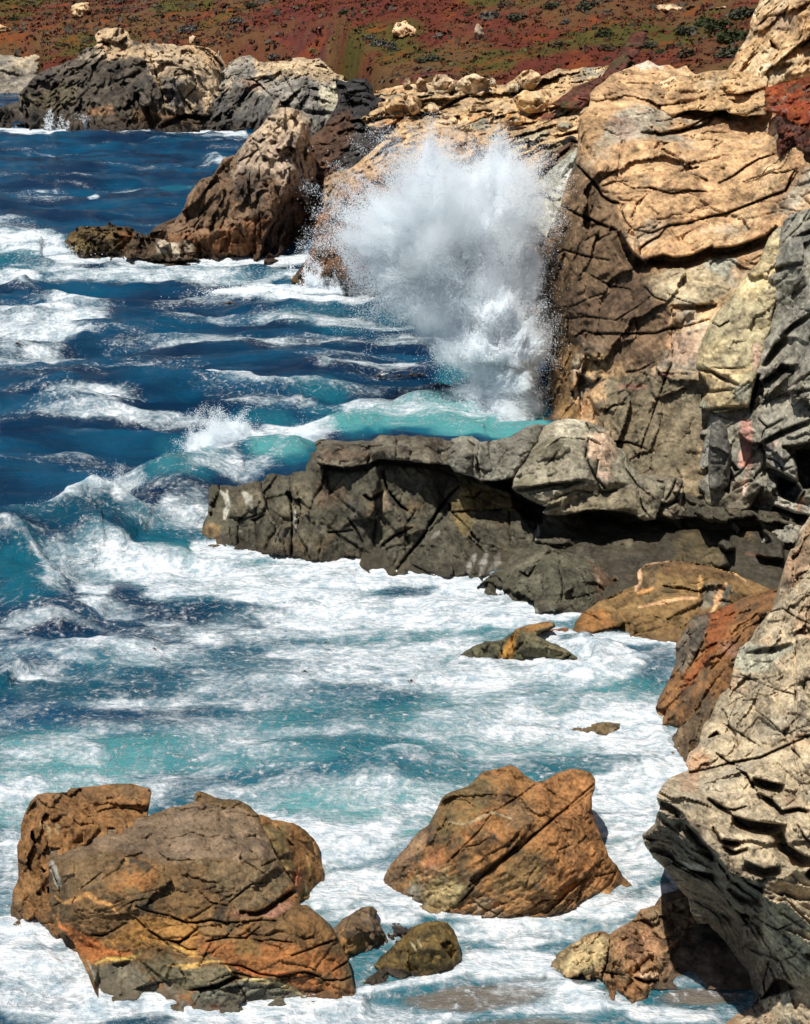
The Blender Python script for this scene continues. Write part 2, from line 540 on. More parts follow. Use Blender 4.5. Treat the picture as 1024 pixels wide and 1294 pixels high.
# ------------------------------------------------------------------ hillside
def build_hill():
    xs = np.r_[np.linspace(-1500, -110, 16), np.linspace(-95, 95, 330), np.linspace(110, 1500, 16)]
    ys = np.r_[np.linspace(92, 108, 6), np.linspace(110, 330, 330), np.linspace(345, 1500, 24)]
    X, Yg = np.meshgrid(xs, ys)
    x, y = X.ravel(), Yg.ravel()
    foot = np.interp(x, [-400, -46, -40, -26, -12, -7, -2, 4, 12, 40, 400], [228, 228, 200, 190, 188, 182, 150, 128, 112, 102, 92])
    zf = np.interp(x, [-46, -20, 0, 12, 30], [5.2, 6.0, 7.2, 7.2, 8.5])
    s = y - foot
    foot2 = np.interp(x, [-400, -50, -26, 0, 20, 400], [228, 222, 196, 150, 112, 95])
    z = zf + .135 * np.clip(y - foot2, -8, 400) + .10 * np.clip(y - foot2 - 400, 0, 2000)
    P = np.c_[x, y, z]
    z = z + 1.5 * fbm(P / 30., 5, 3) * sst(0, 30, s) + .50 * fbm(P / 6., 6, 3) * sst(-2, 6, s) + .22 * fbm(P / 1.3, 8, 3)
    z += -np.exp(-((x - np.interp(y, [100, 200, 330], [14, 30, 40])) / 4.) ** 2) * 1.6      # gully on the right
    z = np.minimum(z, zf + s * .85 + .5 * fbm(P / 2.5, 9, 3))
    z = np.maximum(z, -1.5)
    n1 = fbm(P / np.array([14., 18., 3.5]), 31, 4)
    n2 = fbm(P / np.array([9., 13., 2.5]), 47, 4)
    n3 = fbm(P / 2.2, 61, 3)
    red = np.array([.110, .030, .020]); maroon = np.array([.085, .026, .030]); green = np.array([.072, .066, .018])
    brown = np.array([.115, .062, .028]); grey = np.array([.085, .075, .055]); orange = np.array([.21, .055, .016])
    def mx(c, a, m): return c * (1 - m[:, None]) + a * m[:, None]
    c = np.tile(brown, (len(x), 1))
    c = mx(c, red, sst(-.15, .25, n1))
    c = mx(c, maroon, sst(.0, .3, n3) * sst(-.1, .3, fbm(P / 11., 71, 3)))
    c = mx(c, green, sst(.02, .30, n2) * .9)
    c = mx(c, orange, sst(.2, .45, n3) * .6)
    c = mx(c, grey, sst(.1, .4, fbm(P / 7., 83, 3)) * .7 * sst(190, 250, y + x * .5))
    nx = len(xs)
    i = np.arange(len(ys) - 1)[:, None] * nx + np.arange(nx - 1)[None]
    F = np.stack([i, i + 1, i + 1 + nx, i + nx], -1).reshape(-1, 4)
    m = rock_mat('ground_cover', 1.1, .9, rough=.95, spec=.05, speck=.8)
    o = link_mesh('hillside', np.c_[x, y, z], F, m, None, dict(Col=c, wet=x * 0))
    return tag(o, kind='structure'), (xs, ys, z.reshape(X.shape))


hill, HG = build_hill()


def hill_z(x, y):
    xs, ys, Z = HG
    i = int(np.clip(np.searchsorted(xs, x) - 1, 0, len(xs) - 2)); j = int(np.clip(np.searchsorted(ys, y) - 1, 0, len(ys) - 2))
    a = (x - xs[i]) / (xs[i + 1] - xs[i]); b = (y - ys[j]) / (ys[j + 1] - ys[j])
    return float((Z[j, i] * (1 - a) + Z[j, i + 1] * a) * (1 - b) + (Z[j + 1, i] * (1 - a) + Z[j + 1, i + 1] * a) * b)


def hill_hit(px, py):
    """Where the sight line of a traced point meets the hillside."""
    for Y in np.arange(100, 600, .8):
        p = at(px, py, Y)
        if p[2] < hill_z(p[0], p[1]):
            return p
    return p


# colours (linear, real-world base colours)
BUFF, TAN, PALE = (.56, .36, .17), (.46, .28, .12), (.60, .47, .32)
GREYG, GREY, DARK = (.25, .23, .165), (.17, .16, .13), (.060, .054, .045)
OLIVE, RUST, ORANGE = (.115, .095, .048), (.24, .078, .022), (.36, .145, .04)
BROWN, UMBER, CREAM = (.205, .105, .040), (.105, .062, .030), (.62, .52, .36)

# ------------------------------------------------------------------ far headlands
rock('far_rock', T('S6', -60,222, 60,222, 160,228, 290,228, 310,245, 280,262, 250,300, 200,340, 150,400, 120,440, -60,440),
     [(-10, 64, 226), (85, 67, 224), (-10, 118, W(118)), (40, 118, W(118)), (40, 90, 222), (-10, 130, W(118)), (60, 130, W(118))],
     (.25, .22, .17), M_far, pal=[((.40, .33, .22), 3, -.1, .5), ((.12, .11, .10), 2, .1, .5)], res=1.5, roll=1.2,
     facets=[(4, 1.0), (1.4, .35)], crk=[(2.5, .15, .6)], warp=1.5, wsc=12, seed=3, thick=14,
     label='low grey buff headland at the far edge of the bay under the red hillside', cat='rock')

rock('headland', T('S6', -60,545, -60,480, 20,455, 75,470, 85,400, 130,350, 180,310, 250,280, 330,250, 345,225, 370,205,
     400,205, 415,190, 410,150, 430,130, 465,118, 530,125, 555,140, 568,175, 600,180, 630,190, 655,180, 680,190, 720,190,
     780,200, 830,195, 900,205, 930,225, 960,255, 975,290, 970,350, 985,370, 960,400, 945,450, 930,500, 940,590, 545,600,
     350,600, 200,595, 0,570, -60,570),
     [(-10, 160, W(160)), (-10, 142, 171), (25, 120, 172), (60, 160, W(163)), (60, 85, 178), (125, 165, W(166)), (160, 165, W(166)),
      (120, 120, 170), (130, 55, 180), (160, 37, 182), (140, 80, 174), (200, 165, W(165)), (205, 130, 168.5), (205, 85, 172),
      (200, 60, 176), (250, 62, 179), (285, 80, 182), (270, 165, W(165)), (262, 120, 172), (285, 110, 180), (235, 100, 169),
      (60, 172, W(164)), (160, 175, W(166)), (260, 175, W(165))],
     (.088, .072, .054), M_far, res=1.25, roll=.8, thick=16, warp=2.2, wsc=11, seed=5,
     pal=[((.13, .115, .09), 2.5, .0, .4), ((.052, .044, .038), 4, .05, .35)],
     facets=[(7, 1.6), (2.6, 1.0), (1.1, .45)], crk=[(5, .25, 1.6), (2.2, .12, .6)], fb=[(1.2, .4)], aniso=(.7, 1, 1.5), bed=.25,
     cracks=[(T('S6', 650,255, 680,340, 700,400, 712,470), 1.6, 2.2), (T('S6', 500,350, 560,330, 610,310), 1.5, 1.5),
             (T('S6', 560,540, 600,460, 590,360), 1.3, 1.3), (T('S6', 800,420, 850,370, 830,300), 1.3, 1.2),
             (T('S6', 900,220, 940,300, 960,350), 1.4, 1.2), (T('S6', 410,190, 450,180, 480,210), 1.2, 1.5)],
     unders=[(T('S6', 680,545, 720,520, 800,490, 880,500, 930,500), 2.0, 9)],
     zones=[(T('S6', 620,230, 720,180, 860,190, 980,240, 990,380, 950,480, 900,500, 850,450, 800,500, 720,470, 700,400, 660,330), (.44, .33, .21), 10, .95),
            (T('S6', 780,190, 930,190, 985,260, 975,320, 900,290, 850,250), (.56, .38, .21), 6, .9),
            (T('S6', 700,330, 790,340, 800,470, 730,470), (.13, .12, .11), 8, .85),
            (T('S6', 400,215, 410,110, 560,110, 575,190, 650,180, 640,240, 560,240, 480,260, 420,230), (.52, .37, .22), 6, .9),
            (T('S6', 330,255, 420,200, 470,240, 400,262), (.40, .33, .24), 5, .6),
            (T('S6', 380,470, 480,450, 500,490, 430,500, 380,500), (.30, .17, .09), 4, .9),
            (T('S6', 260,500, 380,520, 540,520, 560,580, 260,590), (.11, .065, .035), 12, .8),
            (T('S6', 560,560, 580,470, 700,480, 800,510, 880,500, 900,560), (.19, .105, .05), 8, .9),
            (T('S6', 90,420, 250,380, 330,380, 300,460, 100,480), (.13, .105, .06), 14, .7)],
     wetline=(1.2, (.035, .028, .022), .85),
     label='big dark headland with a buff dome, washed by surf across the bay', cat='rock')

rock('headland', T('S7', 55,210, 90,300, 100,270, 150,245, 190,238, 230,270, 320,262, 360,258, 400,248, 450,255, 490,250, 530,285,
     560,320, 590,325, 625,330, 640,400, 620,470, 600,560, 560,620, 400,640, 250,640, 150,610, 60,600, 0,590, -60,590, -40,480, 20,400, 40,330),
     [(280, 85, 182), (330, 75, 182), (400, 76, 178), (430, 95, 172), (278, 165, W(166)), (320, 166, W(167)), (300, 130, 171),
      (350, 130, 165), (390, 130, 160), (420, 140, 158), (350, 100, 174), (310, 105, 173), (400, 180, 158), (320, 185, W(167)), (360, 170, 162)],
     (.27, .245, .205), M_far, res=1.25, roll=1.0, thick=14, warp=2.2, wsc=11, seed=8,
     pal=[((.42, .35, .25), 3, .0, .4), ((.13, .12, .11), 3, .05, .4)],
     facets=[(5, 1.8), (2.2, 1.1), (.9, .4)], crk=[(3.5, .22, 1.6), (1.6, .12, .6)], aniso=(.6, 1, 1.6), bed=-.3,
     cracks=[(T('S7', 180,260, 190,330, 250,380, 300,430), 1.3, 1.8), (T('S7', 340,330, 380,400, 420,460), 1.3, 1.6),
             (T('S7', 430,340, 450,400, 420,470), 1.2, 1.4), (T('S7', 500,330, 480,400, 490,480), 1.2, 1.3)],
     unders=[(T('S7', 410,470, 480,478, 540,480), 1.8, 7)],
     zones=[(T('S7', 210,262, 400,240, 540,270, 600,330, 580,360, 480,350, 400,330, 300,330, 220,330), (.54, .40, .24), 8, .85),
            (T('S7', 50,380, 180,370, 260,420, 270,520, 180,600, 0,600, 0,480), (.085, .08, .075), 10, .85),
            (T('S7', 500,370, 600,370, 560,470, 520,500, 500,450), (.50, .46, .33), 6, .8),
            (T('S7', 150,345, 225,345, 230,385, 160,385), (.34, .22, .15), 5, .8)],
     wetline=(1.3, (.05, .042, .034), .8),
     label='grey fractured headland with a pale crest, behind the tall sea stack', cat='rock')

# scattered outcrops on the hillside
def outcrop(name, cx, cy, w, h, seed, base, lab, parts=1):
    rnd = random.Random(seed)
    p = hill_hit(cx, cy + h * .5)
    pts = []
    for k in range(14):
        a = 2 * math.pi * k / 14
        r = .72 + .4 * rnd.random()
        pts.append((cx + math.cos(a) * w * r * .5, cy + math.sin(a) * h * r * .5))
    Y = p[1]
    return rock(name, pts, [(cx, cy + h * .6, Y - .3), (cx - w * .5, cy, Y + .9), (cx + w * .5, cy, Y + .8), (cx, cy - h * .5, Y + 1.8),
                            (cx, cy, Y + .3)], base, M_far, res=1.25, roll=.7, thick=2.2, facets=[(2.2, 1.0), (.8, .5)],
                crk=[(1.1, .12, .5)], warp=2.5, wsc=9, seed=seed, pal=[((.36, .19, .08), 1.5, .0, .5)], label=lab, cat='rock')


for a in [('outcrop', 103, 12, 30, 24, 21, (.62, .42, .24), 'pale broken outcrop in the red hillside above the dark headland'),
          ('outcrop', 2, 38, 22, 14, 22, (.60, .38, .20), 'buff outcrop at the left edge of the hillside'),
          ('outcrop', 509, 37, 34, 24, 23, (.66, .44, .26), 'jumbled orange buff outcrop ringed by crimson ice plant, middle of the hillside'),
          ('standing_stone', 605, 41, 12, 24, 24, (.50, .40, .30), 'slim pale standing stone alone on the green and brown slope'),
          ('outcrop', 845, 10, 42, 10, 25, (.58, .40, .24), 'long low buff ledge high on the right hillside'),
          ('outcrop', 915, 6, 24, 12, 26, (.52, .36, .22), 'small buff ledge on the hillside beside the cliff crag'),
          ('outcrop', 243, 50, 9, 14, 27, (.50, .36, .22), 'little upright stone under a grey bush behind the headland dome'),
          ('outcrop', 384, 51, 9, 6, 28, (.62, .48, .34), 'tiny pale stone, topmost of the diagonal line on the slope'),
          ('outcrop', 404, 35, 7, 5, 29, (.62, .48, .34), 'small white stone high in the diagonal line of stones')]:
    outcrop(*a[:7], a[7])

# shrubs on the slope: twiggy domes of small leaves
leaf_m, N_, L_ = new_mat('shrub_leaves')
N_['Principled BSDF'].inputs['Roughness'].default_value = .9
N_['Principled BSDF'].inputs['Specular IOR Level'].default_value = .1
ca_ = N_.new('ShaderNodeAttribute'); ca_.attribute_name = 'Col'
L_.new(ca_.outputs['Color'], N_['Principled BSDF'].inputs['Base Color'])


def leaf_cloud(n, rx, ry, rz, size, col, seed, flat=0.0):
    r = np.random.default_rng(seed)
    d = r.normal(size=(n, 3)); d /= np.linalg.norm(d, axis=1)[:, None]
    d[:, 2] = np.abs(d[:, 2])
    rad = r.random(n) ** .35
    lump = .75 + .5 * fbm(d * 2.2 + seed, seed, 3)
    C0 = d * rad[:, None] * np.array([rx, ry, rz]) * lump[:, None]
    a = r.normal(size=(n, 3)); a /= np.linalg.norm(a, axis=1)[:, None]
    b = np.cross(a, r.normal(size=(n, 3))); b /= np.linalg.norm(b, axis=1)[:, None]
    s = size * (.6 + .8 * r.random(n))[:, None]
    V = np.stack([C0 - a * s, C0 + b * s * .5, C0 + a * s, C0 - b * s * .5], 1).reshape(-1, 3)
    F = np.arange(4 * n).reshape(-1, 4)
    cc = np.repeat(np.array(col) * (.55 + .9 * r.random((n, 1))), 4, 0)
    return V, F, cc


def build_tufts():
    r = np.random.default_rng(77)
    n = 30000
    px = r.uniform(-30, 1054, n); Y = 100 + 200 * r.random(n) ** .9
    x = (px - 512) / F_PX * Y * 1.0
    xs, ys, Z = HG
    ii = np.clip(np.searchsorted(xs, x) - 1, 0, len(xs) - 2); jj = np.clip(np.searchsorted(ys, Y) - 1, 0, len(ys) - 2)
    a = (x - xs[ii]) / (xs[ii + 1] - xs[ii]); b = (Y - ys[jj]) / (ys[jj + 1] - ys[jj])
    z = (Z[jj, ii] * (1 - a) + Z[jj, ii + 1] * a) * (1 - b) + (Z[jj + 1, ii] * (1 - a) + Z[jj + 1, ii + 1] * a) * b
    ok = z > 2.5
    x, Y, z = x[ok], Y[ok], z[ok]; n = len(x)
    P = np.c_[x, Y, z]
    zone = fbm(P / np.array([14., 18., 3.5]), 31, 4); zg = fbm(P / np.array([9., 13., 2.5]), 47, 4); zz = fbm(P / 4.0, 91, 3)
    pal = np.array([(.115, .034, .022), (.080, .028, .024), (.065, .060, .020), (.085, .078, .032), (.085, .072, .055), (.13, .05, .022), (.10, .055, .028)])
    w = np.stack([.9 + 3 * zone, .8 + 2 * zz, .35 + 3.5 * zg, .25 + 3 * zg, .22 + 1.5 * zz, .25 + 1.8 * zone - zz, .5 + zone * 0], 1).clip(.03)
    w /= w.sum(1, keepdims=True)
    k = (r.random(n)[:, None] > np.cumsum(w, 1)).sum(1).clip(0, 6)
    q = 5
    sz = (.07 + .16 * r.random(n) ** 2.5) * (1 + .6 * (k == 4)) * (.7 + Y / 260)
    C0 = np.repeat(P, q, 0); S = np.repeat(sz, q)[:, None]
    d = r.normal(size=(n * q, 3)); d[:, 2] = np.abs(d[:, 2]) * .7
    d /= np.linalg.norm(d, axis=1)[:, None]
    C1 = C0 + d * S * np.array([1.5, 1.5, .75])
    t1 = r.normal(size=(n * q, 3)); t1 /= np.linalg.norm(t1, axis=1)[:, None]
    t2 = np.cross(t1, d)
    V = np.stack([C1 - t1 * S * .8, C1 + t2 * S * .8, C1 + t1 * S * .8, C1 - t2 * S * .8], 1).reshape(-1, 3)
    cc = np.repeat(pal[k] * (.55 + .6 * r.random((n, 1))), q * 4, 0)
    o = link_mesh('ground_cover', V, np.arange(n * q * 4).reshape(-1, 4), leaf_m, None, dict(Col=cc), False)
    return tag(o, 'dense low cover of red ice plant, olive scrub and grass tufts over the far hillside', 'plants', kind='stuff')


build_tufts()
rnd = random.Random(4)
protos = []
for k, colr in enumerate([(.075, .075, .048), (.10, .095, .085), (.042, .050, .022), (.10, .07, .042)]):
    V, Fq, cc = leaf_cloud(700, 1.0, 1.0, .75, .13, colr, 60 + k)
    protos.append((V, Fq, cc))
n_sh = 0
sh_spots = [(241, 40, 1.7, 1), (620, 22, 1.3, 1), (655, 25, 1.2, 0), (700, 12, 1.1, 0), (870, 42, 1.4, 0), (893, 30, 1.2, 2), (912, 36, 1.5, 2),
            (742, 10, 1.3, 0), (640, 8, 1.2, 3), (480, 56, 1.0, 1), (495, 58, .9, 1), (537, 78, .9, 0), (548, 76, 1.0, 0), (470, 50, .8, 1),
            (940, 20, 1.6, 0), (930, 50, 1.6, 2), (925, 70, 1.4, 0), (870, 70, 1.2, 3), (820, 60, 1.1, 0), (765, 45, .9, 2), (300, 28, 1.2, 1), (320, 10, 1.3, 0),
            (140, 15, 1.2, 0), (170, 26, 1.0, 3), (60, 20, 1.1, 0)]
while len(sh_spots) < 80:
    sh_spots.append((rnd.uniform(0, 960), rnd.uniform(-4, 100) ** 1.0, rnd.uniform(.35, 1.0), rnd.choice([0, 0, 1, 2, 3])))
shrub_meshes = {}
for (px, py, s, k) in sh_spots:
    p = hill_hit(px, py)
    if k not in shrub_meshes:
        V, Fq, cc = protos[k]
        o = link_mesh('shrub', V, Fq, leaf_m, None, dict(Col=cc), False)
        shrub_meshes[k] = o
    else:
        o = shrub_meshes[k].copy(); COL.objects.link(o)
    o.location = (p[0], p[1], hill_z(p[0], p[1]) - .12)
    o.scale = (s, s, s * .8)
    o.rotation_euler = (0, 0, rnd.uniform(0, 6.28))
    c_ = ('grey-green', 'pale grey', 'dark green', 'brown')[k]
    z_ = 'big round' if s > 1.25 else 'middling' if s > .85 else 'small' if s > .6 else 'tiny'
    w_ = ('above the dark headland' if px < 280 else 'above the grey headland' if px < 440 else 'around the orange outcrop' if px < 580 else
          'near the standing stone' if px < 690 else 'above the red gully' if px < 830 else 'beside the cliff crag')
    h_ = 'at the top edge' if py < 18 else 'low on the slope' if py > 62 else 'halfway up the slope'
    tag(o, '%s %s shrub %s, %s' % (z_, c_, w_, h_), 'shrub', 'coastal shrubs dotted over the hillside')

# ------------------------------------------------------------------ the middle slope
rock('dark_crag', T('S7', 560,340, 610,355, 640,335, 690,340, 720,370, 725,410, 780,430, 790,490, 830,520, 900,560, 870,640, 780,740,
     640,860, 500,980, 420,1000, 430,800, 450,700, 440,600, 500,560, 545,490, 570,440),
     [(432, 110, 116), (460, 100, 117), (472, 118, 116), (420, 150, 112), (450, 140, 112), (490, 150, 111), (410, 200, 106), (450, 200, 104),
      (500, 170, 108), (400, 280, 99), (440, 240, 101), (465, 122, 114)],
     (.050, .045, .042), M_far, res=1.25, roll=.8, thick=10, warp=2.5, wsc=12, seed=13,
     pal=[((.09, .078, .062), 2, .05, .5), ((.028, .027, .028), 2, .1, .4)],
     facets=[(3.5, 1.3), (1.5, .7), (.6, .3)], crk=[(2.5, .15, 1.0), (1.0, .1, .4)], fb=[(.8, .25)],
     zones=[(T('S7', 440,560, 560,500, 620,470, 640,560, 560,700, 520,1000, 420,1000), (.095, .05, .028), 10, .9),
            (T('S7', 690,545, 780,500, 840,520, 850,560, 720,570), (.27, .23, .17), 7, .55)],
     unders=[(T('S7', 620,520, 660,512, 700,520), 1.6, 7), (T('S7', 630,350, 690,360, 715,400), .8, 6)],
     label='near-black crag between the sea stack and the pale boulder slope', cat='rock')

slope = rock('boulder_slope', T('P', 455,150, 470,128, 474,115, 490,111, 512,108, 540,104, 577,101, 600,103, 640,107, 660,92, 683,98, 702,88, 745,86, 800,78,
     815,120, 800,300, 720,440, 480,440, 468,330, 455,240, 440,215, 470,190, 490,175, 470,165),
     [(475, 118, 117), (550, 105, 118), (640, 107, 116), (700, 90, 120), (750, 88, 118), (470, 190, 103), (520, 200, 99), (600, 200, 96),
      (650, 180, 97), (700, 180, 93), (745, 150, 97), (560, 150, 107), (620, 145, 107), (680, 140, 106), (730, 110, 108), (560, 260, 90), (640, 260, 86),
      (700, 260, 78), (740, 250, 77), (700, 330, 74), (600, 400, 78), (480, 400, 88), (520, 140, 110), (760, 120, 102), (725, 200, 86)],
     (.50, .335, .175), M_far, res=1.4, roll=.6, thick=16, warp=3, wsc=13, seed=15,
     pal=[((.60, .42, .24), 3, .0, .4), ((.30, .27, .20), 3, .1, .35), ((.44, .22, .09), 2, .2, .5)],
     facets=[(4.2, 1.7), (1.9, 1.0), (.8, .4)], crk=[(3.0, .22, 1.8), (1.3, .12, .7)], fb=[(1.0, .25)], aniso=(1.3, 1, .8), bed=.35,
     cracks=[(T('S4', 390,260, 440,250, 500,215, 545,195), 2.6, 3.0), (T('S4', 480,340, 600,290, 700,250), 1.4, 1.0),
             (T('S4', 640,440, 700,400, 760,360, 850,330), 1.6, 1.2), (T('S4', 130,300, 260,280, 350,270, 430,250), 1.5, 1.3),
             (T('S4', 850,170, 885,200, 870,260), 1.5, 1.4)],
     unders=[(T('S4', 745,420, 780,410, 820,385, 860,360), 1.8, 7), (T('S4', 470,375, 530,380, 580,390), 1.2, 5),
             (T('S4', 680,300, 720,320, 770,300), 1.0, 5), (T('S4', 870,480, 920,430, 980,380), 1.6, 10),
             (T('S4', 905,330, 940,335, 975,315), .8, 4)],
     polys=[(T('S4', 695,290, 740,262, 790,280, 770,315, 720,322), -.8, 2), (T('S4', 900,320, 920,295, 975,295, 970,325, 930,335), -.8, 2),
            (T('S4', 710,210, 760,180, 840,165, 880,195, 875,250, 820,270, 740,250), -1.0, 5),
            (T('S4', 500,250, 560,190, 590,210, 570,270, 510,300), -.9, 4)],
     zones=[(T('S4', 720,390, 790,340, 880,330, 870,360, 800,390, 750,430), (.37, .33, .23), 6, .85),
            (T('S4', 820,520, 850,400, 960,370, 1010,380, 960,450, 860,560), (.25, .22, .14), 6, .9),
            (T('S4', 870,450, 960,375, 1000,380, 900,470, 850,540), (.13, .065, .035), 4, .85),
            (T('S4', 560,320, 600,280, 640,290, 620,340), (.27, .27, .21), 5, .8),
            (T('S4', 830,265, 910,270, 920,290, 850,298), (.16, .045, .03), 2, .9),
            (T('S4', 470,400, 560,380, 640,400, 620,460, 480,460), (.55, .37, .27), 6, .8),
            (T('S4', 640,330, 690,330, 680,390, 650,390), (.46, .29, .08), 5, .8)],
     label='pale buff boulder-strewn slope running down behind the wave burst', cat='rock')

# single boulders along the crest of the slope
def boulder(cx, cy, w, h, Y, seed, base, lab, grp=None, mat=None, pal=None, d=.8):
    rnd = random.Random(seed)
    pts = []
    for k in range(8):
        a = 2 * math.pi * (k + .5 * rnd.random()) / 8
        r = .82 + .42 * rnd.random()
        pts.append((cx + math.cos(a) * w * r * .5, cy + math.sin(a) * h * r * .5))
    return rock('boulder', pts, [(cx, cy + h * .5, Y), (cx - w * .5, cy, Y + d * .6), (cx + w * .5, cy, Y + d * .6), (cx, cy - h * .5, Y + d),
                                 (cx, cy, Y - d * .3)], base, mat or M_far, res=1.25, roll=.22, thick=1.8, facets=[(1.4, .8), (.6, .35)],
                crk=[(1.1, .1, .5)], warp=1.6, wsc=9, seed=seed, pal=pal or [((.62, .45, .27), 1.2, .0, .5), ((.30, .26, .19), 1.5, .2, .5)],
                label=lab, cat='boulder', group=grp)


for a in [(515, 106, 9, 17, 115, 31, (.55, .38, .22), 'finger of buff rock standing at the left end of the slope crest'),
          (533, 107, 15, 18, 114, 32, (.54, .37, .22), 'round buff boulder beside the finger rock on the crest'),
          (560, 108, 28, 28, 113, 33, (.52, .38, .24), 'tall split buff boulder on the crest, left of the big pale one'),
          (596, 107, 46, 26, 112, 34, (.60, .46, .29), 'biggest pale smooth boulder on the slope crest'),
          (622, 104, 10, 12, 114, 35, (.40, .32, .22), 'small grey boulder tucked right of the big pale boulder'),
          (668, 100, 26, 24, 113, 36, (.55, .37, .20), 'lumpy buff boulder on the crest by the grass edge'),
          (648, 110, 20, 14, 112, 37, (.50, .35, .20), 'low buff boulder left of the lumpy crest boulder'),
          (505, 135, 44, 30, 109, 38, (.52, .34, .17), 'blocky orange buff boulder below the finger rock'),
          (524, 132, 20, 26, 107, 39, (.54, .36, .19), 'upright buff block leaning on the orange buff boulder'),
          (547, 137, 16, 12, 107, 40, (.50, .36, .22), 'small buff block in front of the dark cleft'),
          (675, 128, 52, 28, 105, 41, (.57, .38, .19), 'rounded golden boulder in the middle of the slope'),
          (716, 138, 18, 14, 104, 42, (.55, .38, .21), 'small golden boulder against the red ice plant gully'),
          (650, 152, 27, 16, 100, 43, (.46, .25, .09), 'flat orange boulder perched on the slope'),
          (714, 159, 22, 12, 90, 44, (.30, .28, .20), 'flat grey boulder beside the cliff edge')]:
    boulder(*a)

rock('grey_slab', T('S1', 90,745, 130,690, 170,640, 230,590, 300,540, 330,540, 330,700, 270,860, 220,960, 150,1040, 60,1000, 20,850),
     [(705, 220, 78), (727, 190, 79), (685, 240, 75), (700, 270, 73.5), (690, 290, 72.5), (735, 180, 79), (670, 270, 73)],
     (.36, .36, .30), M_cliff, res=1.5, roll=.4, thick=4, warp=2, wsc=12, seed=17, pal=[((.48, .47, .40), 1, .0, .5)],
     facets=[(1.6, .35), (.5, .1)], cracks=[(T('S1', 120,760, 170,770, 210,790), 1, .4), (T('S1', 190,640, 200,690, 240,700), 1, .3)],
     crk=[(1.0, .06, .25)], label='smooth grey-green slab leaning against the left edge of the tan cliff', cat='rock')

rock('rusty_bluff', T('P', 528,170, 512,176, 490,190, 470,202, 445,213, 428,214, 410,225, 409,260, 400,280, 395,300, 390,320, 384,334, 375,345,
     368,352, 372,362, 384,374, 400,378, 452,382, 480,390, 560,410, 640,410, 640,220, 600,170, 560,160),
     [(520, 176, 99), (470, 205, 97), (415, 225, 95.5), (410, 260, 93), (395, 310, 89), (375, 350, W(356)), (385, 370, W(370)),
      (450, 374, W(374)), (440, 300, 85.5), (440, 240, 91), (480, 230, 91), (500, 300, 83), (560, 380, 80), (560, 250, 88), (620, 200, 95),
      (385, 385, W(370)), (450, 390, W(374)), (415, 340, 84.6), (430, 335, 84)],
     (.17, .085, .040), M_far, res=1.4, roll=.7, thick=12, warp=2.5, wsc=13, seed=19,
     pal=[((.27, .12, .05), 2, .0, .5), ((.085, .05, .03), 2, .05, .5)],
     facets=[(3.0, 1.0), (1.2, .5), (.5, .2)], crk=[(2.0, .15, .8), (.9, .08, .35)], fb=[(.8, .25)], aniso=(.7, 1, 1.5), bed=.1,
     unders=[(T('P', 376,345, 400,340, 430,336, 452,340), -.9, 22)],
     cracks=[(T('P', 420,345, 424,358, 420,372), 1.4, .7), (T('P', 402,250, 420,290, 430,330), 1.5, .8)],
     zones=[(T('P', 408,262, 405,220, 440,208, 500,180, 560,155, 640,180, 640,230, 520,210, 460,225, 430,240), (.46, .32, .20), 12, .85),
            (T('P', 485,185, 560,165, 560,200, 500,205), (.55, .36, .18), 7, .9),
            (T('P', 382,350, 450,345, 455,372, 390,372), (.20, .10, .045), 5, .8),
            (T('P', 350,350, 375,345, 380,357, 360,360), (.35, .24, .06), 3, .8)],
     wetline=(.9, (.06, .035, .02), .8),
     label='rusty brown bluff with surf draining off its foot, left of the wave burst', cat='rock')

rock('ice_plant_gully', T('S1', 150,310, 200,275, 260,225, 330,200, 400,185, 440,150, 470,100, 500,60, 560,-20, 600,-80, 680,-100, 660,-10, 620,40, 560,110, 480,155,
     440,190, 400,225, 380,260, 340,310, 300,345, 240,330),
     [(705, 130, 100), (735, 108, 103), (765, 95, 106), (790, 60, 112), (810, 45, 116), (725, 138, 98), (750, 115, 101)],
     (.075, .030, .022), leaf_m, res=1.25, roll=.8, thick=4, warp=2.5, wsc=8, seed=23,
     pal=[((.13, .045, .025), .5, .0, .4), ((.05, .045, .02), .7, .1, .4)], facets=[(2, .5)], fb=[(.7, .45), (.25, .3)],
     label='dark red mat of ice plant filling the gully beside the tan cliff top', cat='plant')

